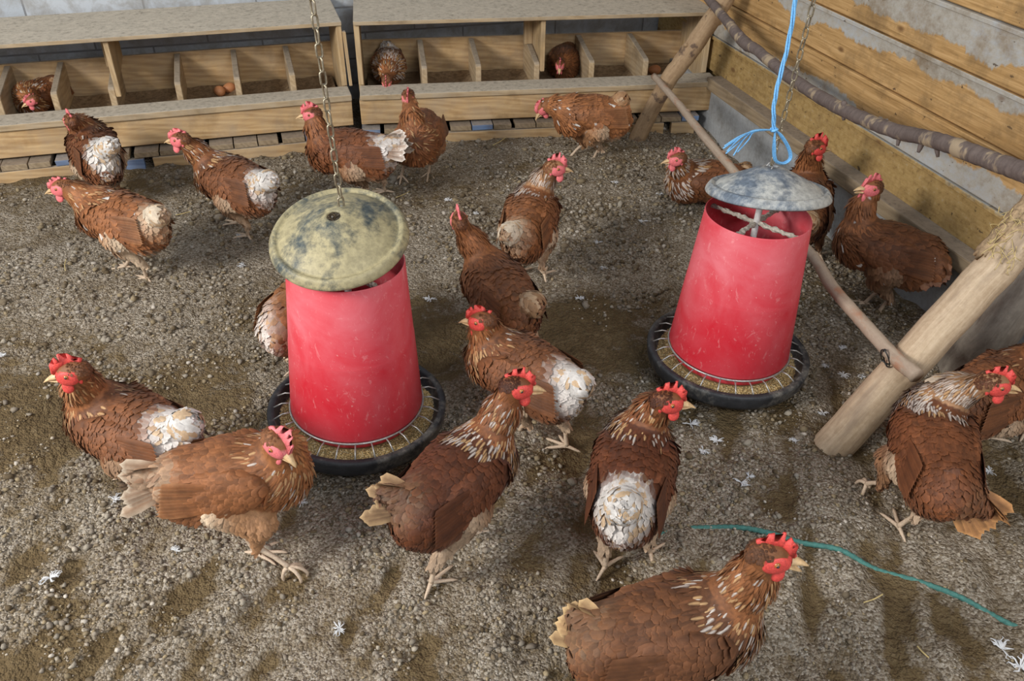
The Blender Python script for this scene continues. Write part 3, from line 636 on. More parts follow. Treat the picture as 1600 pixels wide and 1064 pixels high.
def down_feather(k, x, y, s, label):
    b = MB(); n = 20
    for i in range(n):
        a = rnd.gauss(0, .8)+(math.pi if i % 5 == 0 else 0); L = s*rnd.uniform(.5, 1); d = Vector((math.cos(a), math.sin(a), 0)); q = Vector((-d.y, d.x, 0))
        pts = [d*L*u+q*L*.25*rnd.uniform(-1, 1)*u*u+Vector((0, 0, .001+.30*L*math.sin(u*2.2)*rnd.uniform(.3, 1))) for u in (0, .3, .6, .85, 1)]
        wd = [s*.02, s*.045, s*.05, s*.03, s*.006]; V = []
        for p, w_ in zip(pts, wd): V += [p-q*w_+Vector((0, 0, .0008)), p+Vector((0, 0, .0018)), p+q*w_]
        Fc = [(j*3+c_, (j+1)*3+c_, (j+1)*3+c_+1, j*3+c_+1) for j in range(4) for c_ in range(2)]; b.add(V, Fc)
    o = b.build('down_feather', M_DOWN, smooth=True); o.location = (x, y, float(ground(x, y))+.002); o.rotation_euler = (0, 0, rnd.uniform(0, 6.28)); return o
FE = [((-0.5511, 1.2868, 0.0000), .026, 'white down feather lying at the lower left, below the walking hen'), ((-0.7711, 2.0785, 0.0000), .015, 'small white feather at the left edge of the floor'), ((0.8711, 1.1636, 0.0000), .020, 'pale feather between the back-turned hen and the thick post'),
      ((1.1241, 0.6590, 0.0000), .026, 'white feather on the floor in the lower right corner, upper of two'), ((1.1291, 0.6172, 0.0000), .030, 'white feather on the floor in the lower right corner, lower of two'),
      ((-0.4477, 1.4678, 0.0000), .018, 'pale feather lying under the tail of the walking hen'), ((-0.0669, 1.3631, 0.0000), .016, 'white feather under the front of the left feeder pan'), ((-0.3172, 1.2892, 0.0000), .014, 'small bluish feather below the walking hen'),
      ((-0.0233, 1.0291, 0.0000), .022, 'curled white feather alone in the centre foreground')]
for i, (p, s_, lb) in enumerate(FE): tag(down_feather(i, p[0], p[1], s_, lb), lb, 'feather')
G2 = [(1.3802, 1.5472, 0.0000), (1.2948, 1.4932, 0.0000), (1.3168, 1.4505, 0.0000), (1.3588, 1.4282, 0.0000), (1.1811, 1.3284, 0.0000), (1.1771, 1.2806, 0.0000), (0.8578, 1.3854, 0.0000), (0.8860, 1.3069, 0.0000), (0.8383, 1.2835, 0.0000), (1.0610, 1.2600, 0.0000), (1.4435, 1.0575, 0.0000), (0.9017, 1.1822, 0.0000)]
for i, p in enumerate(G2): tag(down_feather(i, p[0], p[1], rnd.uniform(.013, .022), ''), 'wispy white down feather on the litter around the foot of the thick post', 'feather', 'down feathers near the thick post')
G3 = [(0.9530, 2.2763, 0.0000), (0.7771, 1.9654, 0.0000), (0.6196, 2.5721, 0.0000), (1.1625, 2.6698, 0.0000), (0.5548, 2.7162, 0.0000), (1.1560, 2.3854, 0.0000), (0.3572, 2.0755, 0.0000), (1.2897, 2.5550, 0.0000), (-0.1590, 2.4178, 0.0000), (-0.1642, 2.6097, 0.0000), (0.9149, 2.1182, 0.0000)]
for i, p in enumerate(G3): tag(down_feather(i, p[0], p[1], rnd.uniform(.014, .022), ''), 'small white down feather among the clods in the middle of the floor', 'feather', 'down feathers in the middle of the floor')
def straw(p, q, label, group=None):
    p, q = Vector((p[0], p[1], 0)), Vector((q[0], q[1], 0)); c = (p+q)/2; z = float(ground(c.x, c.y))
    h = (q-p)/2; b = MB().tube(smooth_path([-h, Vector((h.y, -h.x, 0))*.08, h], 5), .0014, 6); o = b.build('straw', M_STRAW, smooth=True); o.location = (c.x, c.y, z+.006); tag(o, label, 'straw', group)
straw((0.9436, 0.8141, 0.0000), (0.9910, 0.8212, 0.0000), 'pale straw stalk right of the nearest hen')
straw((0.9826, 0.7061, 0.0000), (0.9873, 0.6801, 0.0000), 'short straw stalk at the lower right, below the rope')
straw((0.3726, 2.7733, 0.0000), (0.4301, 2.8123, 0.0000), 'straw stalk behind the left feeder lid')
straw((-0.3661, 2.7915, 0.0000), (-0.3171, 2.8079, 0.0000), 'straw stalk between the two hens at the upper left')
straw((0.5221, 3.1128, 0.0000), (0.6401, 3.1282, 0.0000), 'straw stalk near the front-facing hen')
straw((0.8049, 3.0608, 0.0000), (0.8825, 3.1335, 0.0000), 'straw stalk in front of the right pallet')
straw((-0.6798, 2.5734, 0.0000), (-0.6725, 2.5004, 0.0000), 'yellow straw stalk at the left behind the feeder')

# ---------------------------------------------------------------- hens
def unit(v): v = np.asarray(v, float); return v/np.linalg.norm(v)
def sd_ell(P, c, ax, r):
    q = (P-c)@np.array(ax).T/np.array(r); k0 = np.linalg.norm(q, axis=1); k1 = np.linalg.norm(q/np.array(r), axis=1)+1e-9
    return k0*(k0-1)/k1
def sd_cap(P, a, b, ra, rb):
    a = np.asarray(a); b = np.asarray(b); d = b-a; h = np.clip((P-a)@d/(d@d), 0, 1)
    return np.linalg.norm(P-a-h[:, None]*d, axis=1)-(ra+(rb-ra)*h)
def smin(a, b, k):
    h = np.clip(.5+.5*(b-a)/k, 0, 1); return b*(1-h)+a*h-k*h*(1-h)
def surface_nets(f, lo, hi, vox):
    lo = np.array(lo)-2*vox; n = np.ceil((np.array(hi)-lo)/vox).astype(int)+3
    gx, gy, gz = [lo[i]+vox*np.arange(n[i]) for i in range(3)]
    P = np.stack(np.meshgrid(gx, gy, gz, indexing='ij'), -1); S = f(P.reshape(-1, 3)).reshape(n)
    acc = np.zeros((n[0]-1, n[1]-1, n[2]-1, 3)); cnt = np.zeros((n[0]-1, n[1]-1, n[2]-1)); crosses = []
    for a in range(3):
        sl0 = [slice(None)]*3; sl1 = [slice(None)]*3; sl0[a] = slice(0, -1); sl1[a] = slice(1, None)
        s0, s1 = S[tuple(sl0)], S[tuple(sl1)]; cr = (s0 < 0) != (s1 < 0); I = np.argwhere(cr); v0 = s0[cr]; v1 = s1[cr]
        t = v0/(v0-v1); pt = lo+I*vox; pt[:, a] += t*vox; b, c = [(a+1) % 3, (a+2) % 3]
        for db in (0, 1):
            for dc in (0, 1):
                J = I.copy(); J[:, b] -= db; J[:, c] -= dc; np.add.at(acc, tuple(J.T), pt); np.add.at(cnt, tuple(J.T), 1)
        crosses.append((a, b, c, I, v0 < 0))
    idx = -np.ones(cnt.shape, int); mk = cnt > 0; idx[mk] = np.arange(mk.sum()); V = acc[mk]/cnt[mk][:, None]; Fs = []
    for a, b, c, I, ins in crosses:
        q = []
        for db, dc in ((0, 0), (1, 0), (1, 1), (0, 1)):
            J = I.copy(); J[:, b] -= db; J[:, c] -= dc; q.append(idx[tuple(J.T)])
        q = np.stack(q, 1); q[~ins] = q[~ins][:, ::-1]; Fs.append(q)
    Fc = np.concatenate(Fs)[:, ::-1]
    e = vox*.3
    def grad(V): return np.stack([f(V+np.eye(3)[i]*e)-f(V-np.eye(3)[i]*e) for i in range(3)], 1)/(2*e)
    for _ in range(2):
        g = grad(V); V = V-g*(f(V)/((g**2).sum(1)+1e-6))[:, None]*.9
    g = grad(V); g /= np.linalg.norm(g, axis=1)[:, None]+1e-9
    # make sure faces look outwards
    q = V[Fc]; nn = np.cross(q[:, 2]-q[:, 0], q[:, 3]-q[:, 1])
    if (nn*g[Fc[:, 0]]).sum() < 0: Fc = Fc[:, ::-1]
    return V, Fc, g
TT = np.array([0, .3, .62, .88, 1.0]); 
def feathers(P, N, D, L, Wd, lift, c0, c_edge, c_mid, prof=(.45, .9, 1.0, .78, .18), sag=.0, droop=.0):
    "P root points, N normals, D directions; returns V, F, colour, uv of n feathers"
    n = len(P); D = D-(D*N).sum(1)[:, None]*N; D /= np.linalg.norm(D, axis=1)[:, None]+1e-9; B = np.cross(N, D)
    L = np.broadcast_to(L, n)[:, None, None, None]; Wd = np.broadcast_to(Wd, n)[:, None, None, None]; lift = np.broadcast_to(lift, n)[:, None, None, None]
    t = TT[None, :, None, None]; w_ = np.array(prof)[None, :, None, None]; k = np.array([-1., 0, 1])[None, None, :, None]
    e = lambda A: A[:, None, None, :]
    tt = t-.06*np.abs(k)*(t > .9)
    V = e(P)+e(D)*(L*tt)+e(B)*(Wd*.5*w_*k)+e(N)*(-.0015+lift*np.sin(np.minimum(tt*1.9, 1.7))-sag*L*tt**2-Wd*.13*np.abs(k)*w_)
    V[..., 2:3] -= droop*L*tt**2
    fv = (np.arange(n)*15)[:, None]; q = []
    for r_ in range(4):
        for c_ in range(2): q.append(np.concatenate([fv+r_*3+c_, fv+r_*3+c_+1, fv+r_*3+c_+4, fv+r_*3+c_+3], 1))
    Fc = np.concatenate(q)
    ew = np.zeros((1, 5, 3, 1)); ew[0, 2:4, 0] = ew[0, 2:4, 2] = .7; ew[0, 4] = 1; ew[0, 3, 1] = .35; mw = np.zeros((1, 5, 3, 1)); mw[0, 1:4, 1] = 1; mw[0, 3, 1] = .65
    Cc = e(c0)*np.ones((1, 5, 3, 1)); Cc = Cc*(1-ew)+e(c_edge)*ew; Cc = Cc*(1-mw)+e(c_mid)*mw
    Cc = np.concatenate([Cc, np.ones(Cc.shape[:-1]+(1,))], -1)
    uv = np.zeros((n, 5, 3, 3)); uv[..., 0] = TT[None, :, None]*1.2+np.arange(n)[:, None, None]*.37 % 50; uv[..., 1] = np.array([-1, 0, 1.])[None, None, :]+TT[None, :, None]*.4*0; uv[..., 2] = np.arange(n)[:, None, None] % 97
    return V.reshape(-1, 3), Fc, Cc.reshape(-1, 4), uv.reshape(-1, 3)
class FB:
    def __init__(s): s.V = []; s.F = []; s.C = []; s.U = []; s.n = 0
    def add(s, V, Fc, Cc, U): s.V.append(V); s.F.append(Fc+s.n); s.C.append(Cc); s.U.append(U); s.n += len(V)
    def build(s, name, parent):
        return mesh_obj(name, np.concatenate(s.V), np.concatenate(s.F), M_FEATHER, parent, True, {'fc': np.concatenate(s.C), 'fuv': np.concatenate(s.U)})
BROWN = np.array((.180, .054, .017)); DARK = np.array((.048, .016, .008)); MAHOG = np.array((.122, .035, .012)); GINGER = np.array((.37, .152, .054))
SAND = np.array((.56, .37, .20)); CREAM = np.array((.72, .60, .45)); WHITE = np.array((.74, .71, .67)); SKIN = np.array((.66, .075, .062)); PINK = np.array((.75, .22, .22))
def thin(V, N, cell, rng):
    p = rng.permutation(len(V)); key = np.floor(V[p]/cell).astype(int); _, i = np.unique(key, axis=0, return_index=True); return p[i]

def hen(h, ix):
    rng = np.random.default_rng(100+ix); rr = random.Random(100+ix)
    M, hd, N3, T3 = [np.array(h['M']), R(h['hd']), np.array(h['N']), np.array(h['T'])]
    sitting = h.get('sit', False); k_ = h.get('s', 1.0); pt = R(h.get('pt', 5))
    O = np.array([M[0], M[1], h.get('ground', None) if h.get('ground') is not None else float(ground(M[0], M[1]))])
    c_, s_ = math.cos(-hd), math.sin(-hd); RM = np.array([[c_, -s_, 0], [s_, c_, 0], [0, 0, 1]])
    L_ = lambda p: RM@(np.asarray(p, float)-O)
    t = empty('hen', tuple(O), hd, h['label'], 'hen'); 
    m_ = L_(M); a = np.array([math.cos(pt), 0, math.sin(pt)]); s = np.array([0, 1., 0]); u = np.cross(a, s)
    Cc = m_+a*.075*k_; Rr = m_-a*.075*k_; Nn = L_(N3); Tt = L_(T3)
    # keep the neck a sane length
    P0 = Cc+a*.022*k_+u*.022*k_; dN = Nn-P0; ln = np.linalg.norm(dN); mx = .150*k_; mn = .085*k_
    if ln > mx: Nn = P0+dN/ln*mx
    if ln < mn: Nn = P0+dN/ln*mn
    td = Tt-(Rr+u*.02*k_); lt = np.linalg.norm(td); tdir = td/lt; lt = min(max(lt, .075*k_), .145*k_)
    bd = h['beak']; bp = R(h.get('bp', -8)); ba = R(bd)-hd; bf = np.array([math.cos(ba)*math.cos(bp), math.sin(ba)*math.cos(bp), math.sin(bp)])
    bs = unit(np.cross([0, 0, 1.], bf)); bu = np.cross(bf, bs); AX = (a, s, u); BX = (bf, bs, bu)
    Pm = P0*.5+Nn*.5+a*.012*k_+u*.004
    # feet
    feet = [L_(p[:3]) for p in h['feet']] if not sitting else []
    f = k_; g = k_*1.2
    def d_body(P):
        d = sd_ell(P, m_+u*.006*f, AX, (.122*f, .072*f, .070*f))
        d = smin(d, sd_ell(P, Cc-u*.010*f+a*.006*f, AX, (.064*f, .063*f, .068*f)), .03)
        d = smin(d, sd_ell(P, Rr-u*.004*f, AX, (.068*f, .058*f, .056*f)), .03)
        d = smin(d, sd_ell(P, Rr-u*.038*f+a*.02*f, AX, (.060*f, .055*f, .048*f)), .03)
        return d
    tr0 = Rr+u*.022*f; tr1 = tr0+tdir*lt*.62
    def d_tail(P): return sd_cap(P, tr0, tr1, .042*f, .022*f)
    def d_neck(P): return smin(sd_cap(P, P0, Pm, .050*f, .0300*f), sd_cap(P, Pm, Nn, .0300*f, .0185*f), .02)
    hk = []
    for i, ft in enumerate(feet):
        sg = 1 if ft[1] > m_[1] else -1
        if len(feet) == 2: sg = (1 if feet[i][1] >= feet[1-i][1] else -1)
        hip = m_+s*sg*.040*f-u*.030*f-a*.008*f; kd = ft+np.array([0, 0, .012]); hock = kd*.68+(hip+a*.0)*.32+np.array([-.022, 0, .004]); knee = hip*.45+hock*.55+np.array([.028, 0, .012])
        hk.append((sg, hip, knee, hock, kd))
    def d_thigh(P):
        d = np.full(len(P), 9.)
        for sg, hip, knee, hock, kd in hk: d = np.minimum(d, smin(sd_cap(P, hip, knee, .046*f, .030*f), sd_cap(P, knee, hock, .030*f, .0095*f), .015))
        return d
    def d_head(P):
        d = sd_ell(P, Nn+bf*.007*f+bu*.002*f, BX, (.0245*g, .0158*g, .0185*g))
        return smin(d, sd_ell(P, Nn+bf*.022*g-bu*.003*f, BX, (.013*g, .010*g, .0115*g)), .008)
    def F(P):
        d = smin(d_body(P), d_tail(P), .03); d = smin(d, d_neck(P), .026)
        if hk: d = smin(d, d_thigh(P), .022)
        return smin(d, d_head(P), .012)
    pts = [m_+a*.14, m_-a*.16, m_+s*.09, m_-s*.09, m_+u*.1, m_-u*.13, Nn+bf*.04, Nn-bf*.04, Nn+bu*.03, Nn+bs*.03, Nn-bs*.03, tr1]+[x[3] for x in hk]
    pts = np.array(pts); V, Fc, G = surface_nets(F, pts.min(0)-.03, pts.max(0)+.03, h.get('vox', .0055))
    zz = np.stack([d_body(V), d_tail(V), d_neck(V), d_thigh(V), d_head(V)], 1); zone = zz.argmin(1)
    # neck parameter 0 at the shoulder, 1 at the head
    tn = np.clip((V-P0)@(Nn-P0)/((Nn-P0)@(Nn-P0)), 0, 1.2)
    qa = (V-m_)@a/f; qs = (V-m_)@s/f; qu = (V-m_)@u/f
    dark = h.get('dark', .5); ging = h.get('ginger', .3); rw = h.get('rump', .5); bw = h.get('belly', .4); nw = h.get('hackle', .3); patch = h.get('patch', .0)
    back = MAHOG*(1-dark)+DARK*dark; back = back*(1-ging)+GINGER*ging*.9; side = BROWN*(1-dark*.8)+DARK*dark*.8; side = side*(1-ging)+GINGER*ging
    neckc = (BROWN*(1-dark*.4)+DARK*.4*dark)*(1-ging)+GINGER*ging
    neckc = neckc*.72+GINGER*.28
    if nw > .8: neckc = neckc*.65+SAND*.35
    def colour(V, qa, qs, qu, tn, zone, rng):
        n = len(V); c = np.tile(side, (n, 1)); w_ = np.clip((qu+.01)/.05, 0, 1)[:, None]; c = c*(1-w_)+back*w_
        ns = rng.random(n)[:, None]; c = c*(.72+.56*ns)
        low = np.clip((-qu-.045)/.03, 0, 1)*np.clip((.05-qa)/.06, 0, 1); lw = (low*bw)[:, None]; pale = SAND*(1-bw)+CREAM*bw; c = c*(1-lw)+pale*lw
        nk = (zone == 2)[:, None]*np.clip(tn*3+.2, 0, 1)[:, None]; c = c*(1-nk)+neckc*(.75+.5*ns)*nk
        dt = np.linalg.norm(V-(tr0+tdir*lt*.45), axis=1)/f; rr_ = np.clip((.062+.028*rw-dt)/.03, 0, 1)*rw; rr_ = rr_*(.55+.45*(rng.random(n) < rw+.15))
        tc = (SAND*.35+CREAM*.65) if .4 < rw < .6 else (WHITE if rw >= .6 else SAND*.55+side*.45); mixc = np.where(rng.random(n)[:, None] < .22, (SAND*.6+CREAM*.4)*(1 if rw > .4 else .6), tc); c = c*(1-rr_[:, None])+mixc*rr_[:, None]
        th = (zone == 3)[:, None]*1.0; tl = side*.75+SAND*.25*(.5+bw); hw = np.clip((.015-qa)/.05, 0, 1)[:, None]*bw; c = c*(1-th)+(tl*(1-hw)+(CREAM*.7+SAND*.3)*hw)*(.8+.4*ns)*th
        if patch:
            pm = (rng.random(n) < patch*.25)[:, None]; c = np.where(pm, WHITE*.9, c)
        return c
    rng2 = np.random.default_rng(5+ix); Cb = colour(V, qa, qs, qu, tn, zone, rng2)
    # smooth base colour (per-vertex randomness averaged)
    Cb = Cb*.5+Cb.mean(0)*.0+.5*Cb*.8
    # bare face
    hq = V-(Nn+bf*.007*f); fx = hq@bf/f; fz = hq@bu/f; fs = np.abs(hq@bs)/f
    face = ((zone == 4) & (fx > -.008) & (fz < .013) & ((fs > .004) | (fx > .018)) & ~((fz > .007) & (fx < .0) & (fs < .010)))
    skin = PINK if h.get('pink') else SKIN
    Cb[(zone == 4) | ((zone == 2) & (tn > .85))] = neckc*.85; Cb[face] = skin
    Cb4 = np.concatenate([Cb, np.ones((len(Cb), 1))], 1)
    body = mesh_obj('body', V, Fc, M_FEATHER, t, True, {'fc': Cb4, 'fuv': np.stack([qa*60, qs*60, qu*60], 1)})
    # plumage
    fb = FB(); up_ = np.array([0, 0, 1.])
    ndir = P0-Nn; ndir = ndir/np.linalg.norm(ndir)
    flow = np.tile(-a, (len(V), 1))-u*np.clip(.35-qu*4, 0, .8)[:, None]
    wn = np.clip((.02-zz[:, 2])/.03, 0, 1)[:, None]*np.clip(tn*5, 0, 1)[:, None]; flow = flow*(1-wn)+ndir*wn*1.2
    wt = np.clip((.0-zz[:, 1])/.02+.6, 0, 1)[:, None]*(zone == 1)[:, None]; flow = flow*(1-wt)+tdir*wt
    wk = (zone == 3)[:, None]; flow = np.where(wk, -up_-a*.35, flow)
    lod = h.get('lod', 1.0)
    def lay(mask, cell, L, W, lift, edge, mid, prof=(.45, .9, 1.0, .78, .18), jit=.25, sag=0, droop=0, cmul=1, lv=.25):
        I = np.where(mask)[0]
        if len(I) < 3: return
        I = I[thin(V[I], G[I], cell*lod*f, rng)]; n = len(I); D = flow[I]+rng.normal(0, jit, (n, 3)); c0 = colour(V[I], qa[I], qs[I], qu[I], tn[I], zone[I], rng)*cmul
        ce = edge(c0, I, n); cm = mid(c0, I, n); Lr = L*f*lod**.7*rng.uniform(1-lv, 1+lv, n); Wr = W*f*lod**.7*rng.uniform(.85, 1.15, n)
        fb.add(*feathers(V[I], G[I], D, Lr, Wr, lift, c0, ce, cm, prof, sag, droop))
    e1 = lambda c0, I, n: c0*1.38+np.array((.014, .005, .001)); m1 = lambda c0, I, n: c0*.92
    eb = lambda c0, I, n: c0*1.30+np.array((.02, .010, .004))
    notwing = ~((np.abs(qs) > .055) & (np.abs(qu) < .04) & (qa < .05) & (qa > -.10))
    lay((zone == 0) & (qu > -.01), .0108, .028, .0180, .0036, e1, m1, jit=.12)
    lay((zone == 0) & (qu <= -.01) & (qa > -.01), .0105, .023, .0155, .0030, eb, m1, jit=.14)
    # soft fluff low down and behind
    fl = lambda c0, I, n: np.clip(c0*1.12+.02, 0, .9)
    lay((zone == 0) & (qu <= .0) & (qa <= .02), .0074, .026, .0095, .0045, fl, m1, (.7, 1, .95, .7, .2), jit=.26, droop=.1)
    lay((zone == 3), .0070, .019, .0088, .003, fl, m1, (.7, 1, .95, .7, .2), jit=.20)
    lay((zone == 1), .0064, .024, .0100, .0045, fl, m1, (.7, 1, .95, .7, .2), jit=.25, sag=.25)
    # hackle: long narrow feathers, pale shaft streaks towards the shoulder
    def hm(c0, I, n):
        p = (rng.random(n) < (nw*(1.5 if nw < .8 else 2.6)*np.clip(1.1-tn[I], 0, 1)+.10*(nw > 0)))[:, None]; g = np.where(rng.random(n)[:, None] < nw, WHITE*.75+SAND*.18, np.array((.58, .36, .17)))
        return np.where(p, g, c0*1.3)
    lay((zone == 2) & (tn < .97), .0066, .026, .0066, .0038, lambda c0, I, n: c0*.7, hm, (.6, 1, .85, .5, .08), jit=.1)
    lay((zone == 0) & (zz[:, 2] < .024) & (qu > -.03), .0078, .032, .0072, .0065, lambda c0, I, n: c0*.7, hm, (.6, 1, .85, .5, .08), jit=.12)
    lay(((zone == 4) & ~face & (fx < .006)), .0042, .0085, .0048, .0024, lambda c0, I, n: c0*.8, m1, jit=.15, cmul=.95)
    fb.build('plumage', t)
    # wings
    wopen = h.get('wing', .0)
    for sg in (1, -1):
        wc = m_+s*sg*(.0585+.02*wopen)*f+u*(.016-.01*wopen)*f-a*.006*f; wa = unit(a*1+u*.05+s*sg*(.10-.40*wopen)); wa = unit(wa); wn_ = unit(s*sg+u*.28); wn_ = unit(wn_-(wn_@wa)*wa); wu = np.cross(wa, wn_); wu = wu if wu@u > 0 else -wu
        WX = (wa, wn_, wu); FW_ = lambda P: sd_ell(P, wc, WX, (.092*f, .017*f, .046*f))
        Vw, Fw, Gw = surface_nets(FW_, wc-.12*f, wc+.12*f, .009); w2 = FB(); xa = (Vw-wc)@wa/f; xu = (Vw-wc)@wu/f
        out = (Gw@wn_ > .05); cw = (back*.55+side*.45)
        c4 = np.concatenate([np.tile(cw*.8, (len(Vw), 1)), np.ones((len(Vw), 1))], 1); w2.add(Vw, Fw, c4, np.stack([xa*60, xu*60, xa*0], 1))
        fd = np.tile(-wa, (len(Vw), 1))-wu*.12
        def wl(mask, cell, L, W, lift, cm, edge, pr=(.5, .95, 1, .8, .25), jit=.08):
            I = np.where(mask)[0]
            if len(I) < 2: return
            I = I[thin(Vw[I], Gw[I], cell*lod*f, rng)]; n = len(I); c0 = cm*rng.uniform(.7, 1.25, (n, 1))
            wpx = rng.random(n)[:, None] < patch*.3; c0 = np.where(wpx, WHITE*.85, c0)
            ce = c0*.45+edge*.55; w2.add(*feathers(Vw[I], Gw[I], fd[I]+rng.normal(0, jit, (n, 3)), L*f*rng.uniform(.85, 1.15, n), W*f, lift, c0, ce, c0*.9, pr))
        wl(out & (xa > -.03), .0110, .024, .0170, .0034, cw, side*1.7+.01)
        wl(out & (xa <= -.0), .0140, .038, .0185, .0036, cw*.95, side*1.6+.01)
        # secondaries and primaries sweeping back
        n = 9; k = np.arange(n)/(n-1); P_ = wc+np.outer(-.015-.02*k, wa)*f+np.outer(.024-.050*k, wu)*f+wn_*(.018-.003*np.arange(n)[:, None]/9)*f
        D_ = -wa[None]-s[None]*sg*(.12-.3*wopen)+wu[None]*(.10-.10*k[:, None]); Np = np.tile(wn_, (n, 1))
        c0 = np.tile(cw*.95, (n, 1))*rng.uniform(.8, 1.2, (n, 1)); ce = c0*.9+(SAND if ging > .3 else GINGER)*(.25 if ging > .3 else .12)
        if h.get('wingwhite'): ce[-3:] = WHITE*.8
        w2.add(*feathers(P_, Np, D_, .088*f, .018*f, .004, c0, ce, c0*.75, (.5, .9, 1, .8, .14), .04))
        w2.build('wing', t)
    # tail
    ft_ = FB(); style = h.get('tail', 'tuft'); side_t = unit(np.cross(tdir, u) if abs(tdir@u) < .95 else s); tupn = unit(np.cross(side_t, tdir)); tupn = tupn if tupn@u > 0 else -tupn
    tcol = np.array(h.get('tailcol', tuple(CREAM))); tc2 = side*.5+SAND*.5
    if style == 'fan':
        n = 20; k = np.arange(n); sd = np.where(k % 2 == 0, 1, -1); lv = (k//2)/9.
        P_ = tr0+tdir*lt*.25+side_t*(sd*(.004+.016*lv))[:, None]*f+tupn*(.018-.034*lv)[:, None]*f
        D_ = tdir[None]+side_t*(sd*(.06+.22*lv))[:, None]+tupn*(.28-.62*lv)[:, None]; Nt = side_t*sd[:, None]+tupn*.75
        c0 = np.tile(tcol*.22+tc2*.30+side*.48, (n, 1))*rng.uniform(.7, 1.2, (n, 1)); ft_.add(*feathers(P_, Nt/np.linalg.norm(Nt, axis=1)[:, None], D_, (lt*.80)*rng.uniform(.75, 1.05, n), .024*f, .003, c0, np.tile(tcol, (n, 1)), c0*.8, (.4, .8, 1, .9, .35), .10))
    n = int((420 if style == 'tuft' else 110)/lod); th = rng.uniform(0, 2*math.pi, n); z_ = rng.uniform(0, 1, n)**.7; ctr = tr0+tdir*lt*(.50 if style == 'tuft' else .3); rad = (.034 if style == 'tuft' else .022)*f
    on = tdir[None]*(z_*1.2-.35)[:, None]+(side_t*np.cos(th)[:, None]+tupn*np.sin(th)[:, None]); on /= np.linalg.norm(on, axis=1)[:, None]
    P_ = ctr+on*rad+tdir*rng.uniform(-.02, .012, n)[:, None]*f; D_ = tdir*.5+on*.25-np.array([0, 0, .45])*(style == 'tuft')+tdir*.5*(style != 'tuft')+rng.normal(0, .25, (n, 3))
    white = WHITE if rw >= .6 else (CREAM if rw > .3 else tc2); c0 = np.where(rng.random(n)[:, None] < (.30 if style == 'tuft' else .5), (SAND*.7+CREAM*.3)*(.6+.4*rw)+tc2*.4*(1-rw), white*rng.uniform(.85, 1.05, (n, 1))); ce = np.clip(c0*1.06, 0, .82)
    ft_.add(*feathers(P_, on, D_, (.030 if style == 'tuft' else .026)*f*rng.uniform(.7, 1.15, n), .0120*f, .003, c0, ce, c0*.9, (.7, 1, .95, .7, .25), .50))
    ft_.build('tail', t)
    # head furniture
    Hc = Nn+bf*.007*f; comb_m = M_COMBP if h.get('pink') else M_COMB; face_m = comb_m
    prof = [(-.022, .006), (-.030, .016), (-.025, .020), (-.018, .018), (-.0165, .030), (-.010, .036), (-.008, .024), (-.0035, .026), (.0005, .040), (.0045, .0405), (.006, .026), (.0085, .025), (.0125, .036), (.0155, .034), (.0165, .023), (.0185, .021), (.0225, .027), (.0255, .0245), (.0255, .015), (.0290, .008), (.026, .003), (.018, .007), (.006, .012), (-.008, .012)]
    ch = h.get('comb', 1.0)*.80; bm = bmesh.new(); fl_ = h.get('flop', .15)
    def cp(x, z, w_): zz_ = .012+(z-.012)*ch if z > .012 else z; p = Hc+bf*(x*.86+.0055)*g+bu*(zz_*.98+.0050-max(0, x)*.12)*g+bs*(w_+fl_*max(0, zz_-.014)+.0012*math.sin(x*260))*g; return Vector(p)
    va = [bm.verts.new(cp(x, z, .0022*(1.35-z*22) if z < .03 else .0014)) for x, z in prof]; vb = [bm.verts.new(cp(x, z, -(.0022*(1.35-z*22) if z < .03 else .0014))) for x, z in prof]; n = len(prof)
    bm.faces.new(va); bm.faces.new(vb[::-1])
    for i in range(n): bm.faces.new((va[i], vb[i], vb[(i+1) % n], va[(i+1) % n]))
    bmesh.ops.triangulate(bm, faces=[f_ for f_ in bm.faces if len(f_.verts) > 4]); bmesh.ops.recalc_face_normals(bm, faces=bm.faces[:]); bm.verts.index_update()
    mesh_obj('comb', [v.co.copy() for v in bm.verts], [[v.index for v in f_.verts] for f_ in bm.faces], comb_m, t, True); bm.free()
    def blob(c, ax, r_, b_, mi=0, n=10, m2=7, taper=0):
        Vv = []; Ff = []
        for i in range(m2+1):
            th_ = math.pi*i/m2
            for j in range(n):
                al = 2*math.pi*j/n; q = (math.sin(th_)*math.cos(al)*(1+taper*math.cos(th_)), math.sin(th_)*math.sin(al)*(1+taper*math.cos(th_)), math.cos(th_)); Vv.append(Vector(c+ax[0]*q[0]*r_[0]*g+ax[1]*q[1]*r_[1]*g+ax[2]*q[2]*r_[2]*g))
        for i in range(m2):
            for j in range(n): Ff.append((i*n+j, (i+1)*n+j, (i+1)*n+(j+1) % n, i*n+(j+1) % n))
        b_.add(Vv, Ff, mi)
    for sg in (1, -1):
        dn = unit(-bu*1.0+bs*sg*.35-np.array([0, 0, .4])); ax = (unit(bf-(bf@dn)*dn), unit(np.cross(dn, bf)), dn)
        b_ = MB(); blob(Hc+bf*.017*g-bu*.0185*g+bs*sg*.006*g, ax, (.0085, .0035, .0125), b_, taper=.25); b_.build('wattle', comb_m, t, True)
        b_ = MB(); blob(Hc-bf*.0075*g-bu*.0075*g+bs*sg*.0140*g, (bf, bs, bu), (.0036, .0018, .0078), b_); b_.build('earlobe', comb_m, t, True)
        b_ = MB(); blob(Hc+bf*.0090*g-bu*.0015*g+bs*sg*.0112*g, (unit(bf-bs*sg*.28), unit(bs*sg+bf*.28), bu), (.0180, .0062, .0138), b_, 0, 18, 12); b_.build('face_skin', face_m, t, True)
        ec = Hc+bf*.0075*g+bu*.0045*g+bs*sg*.0160*g; eo = unit(bs*sg+bf*.25); ex_ = unit(np.cross(eo, bu)); ey = np.cross(eo, ex_)
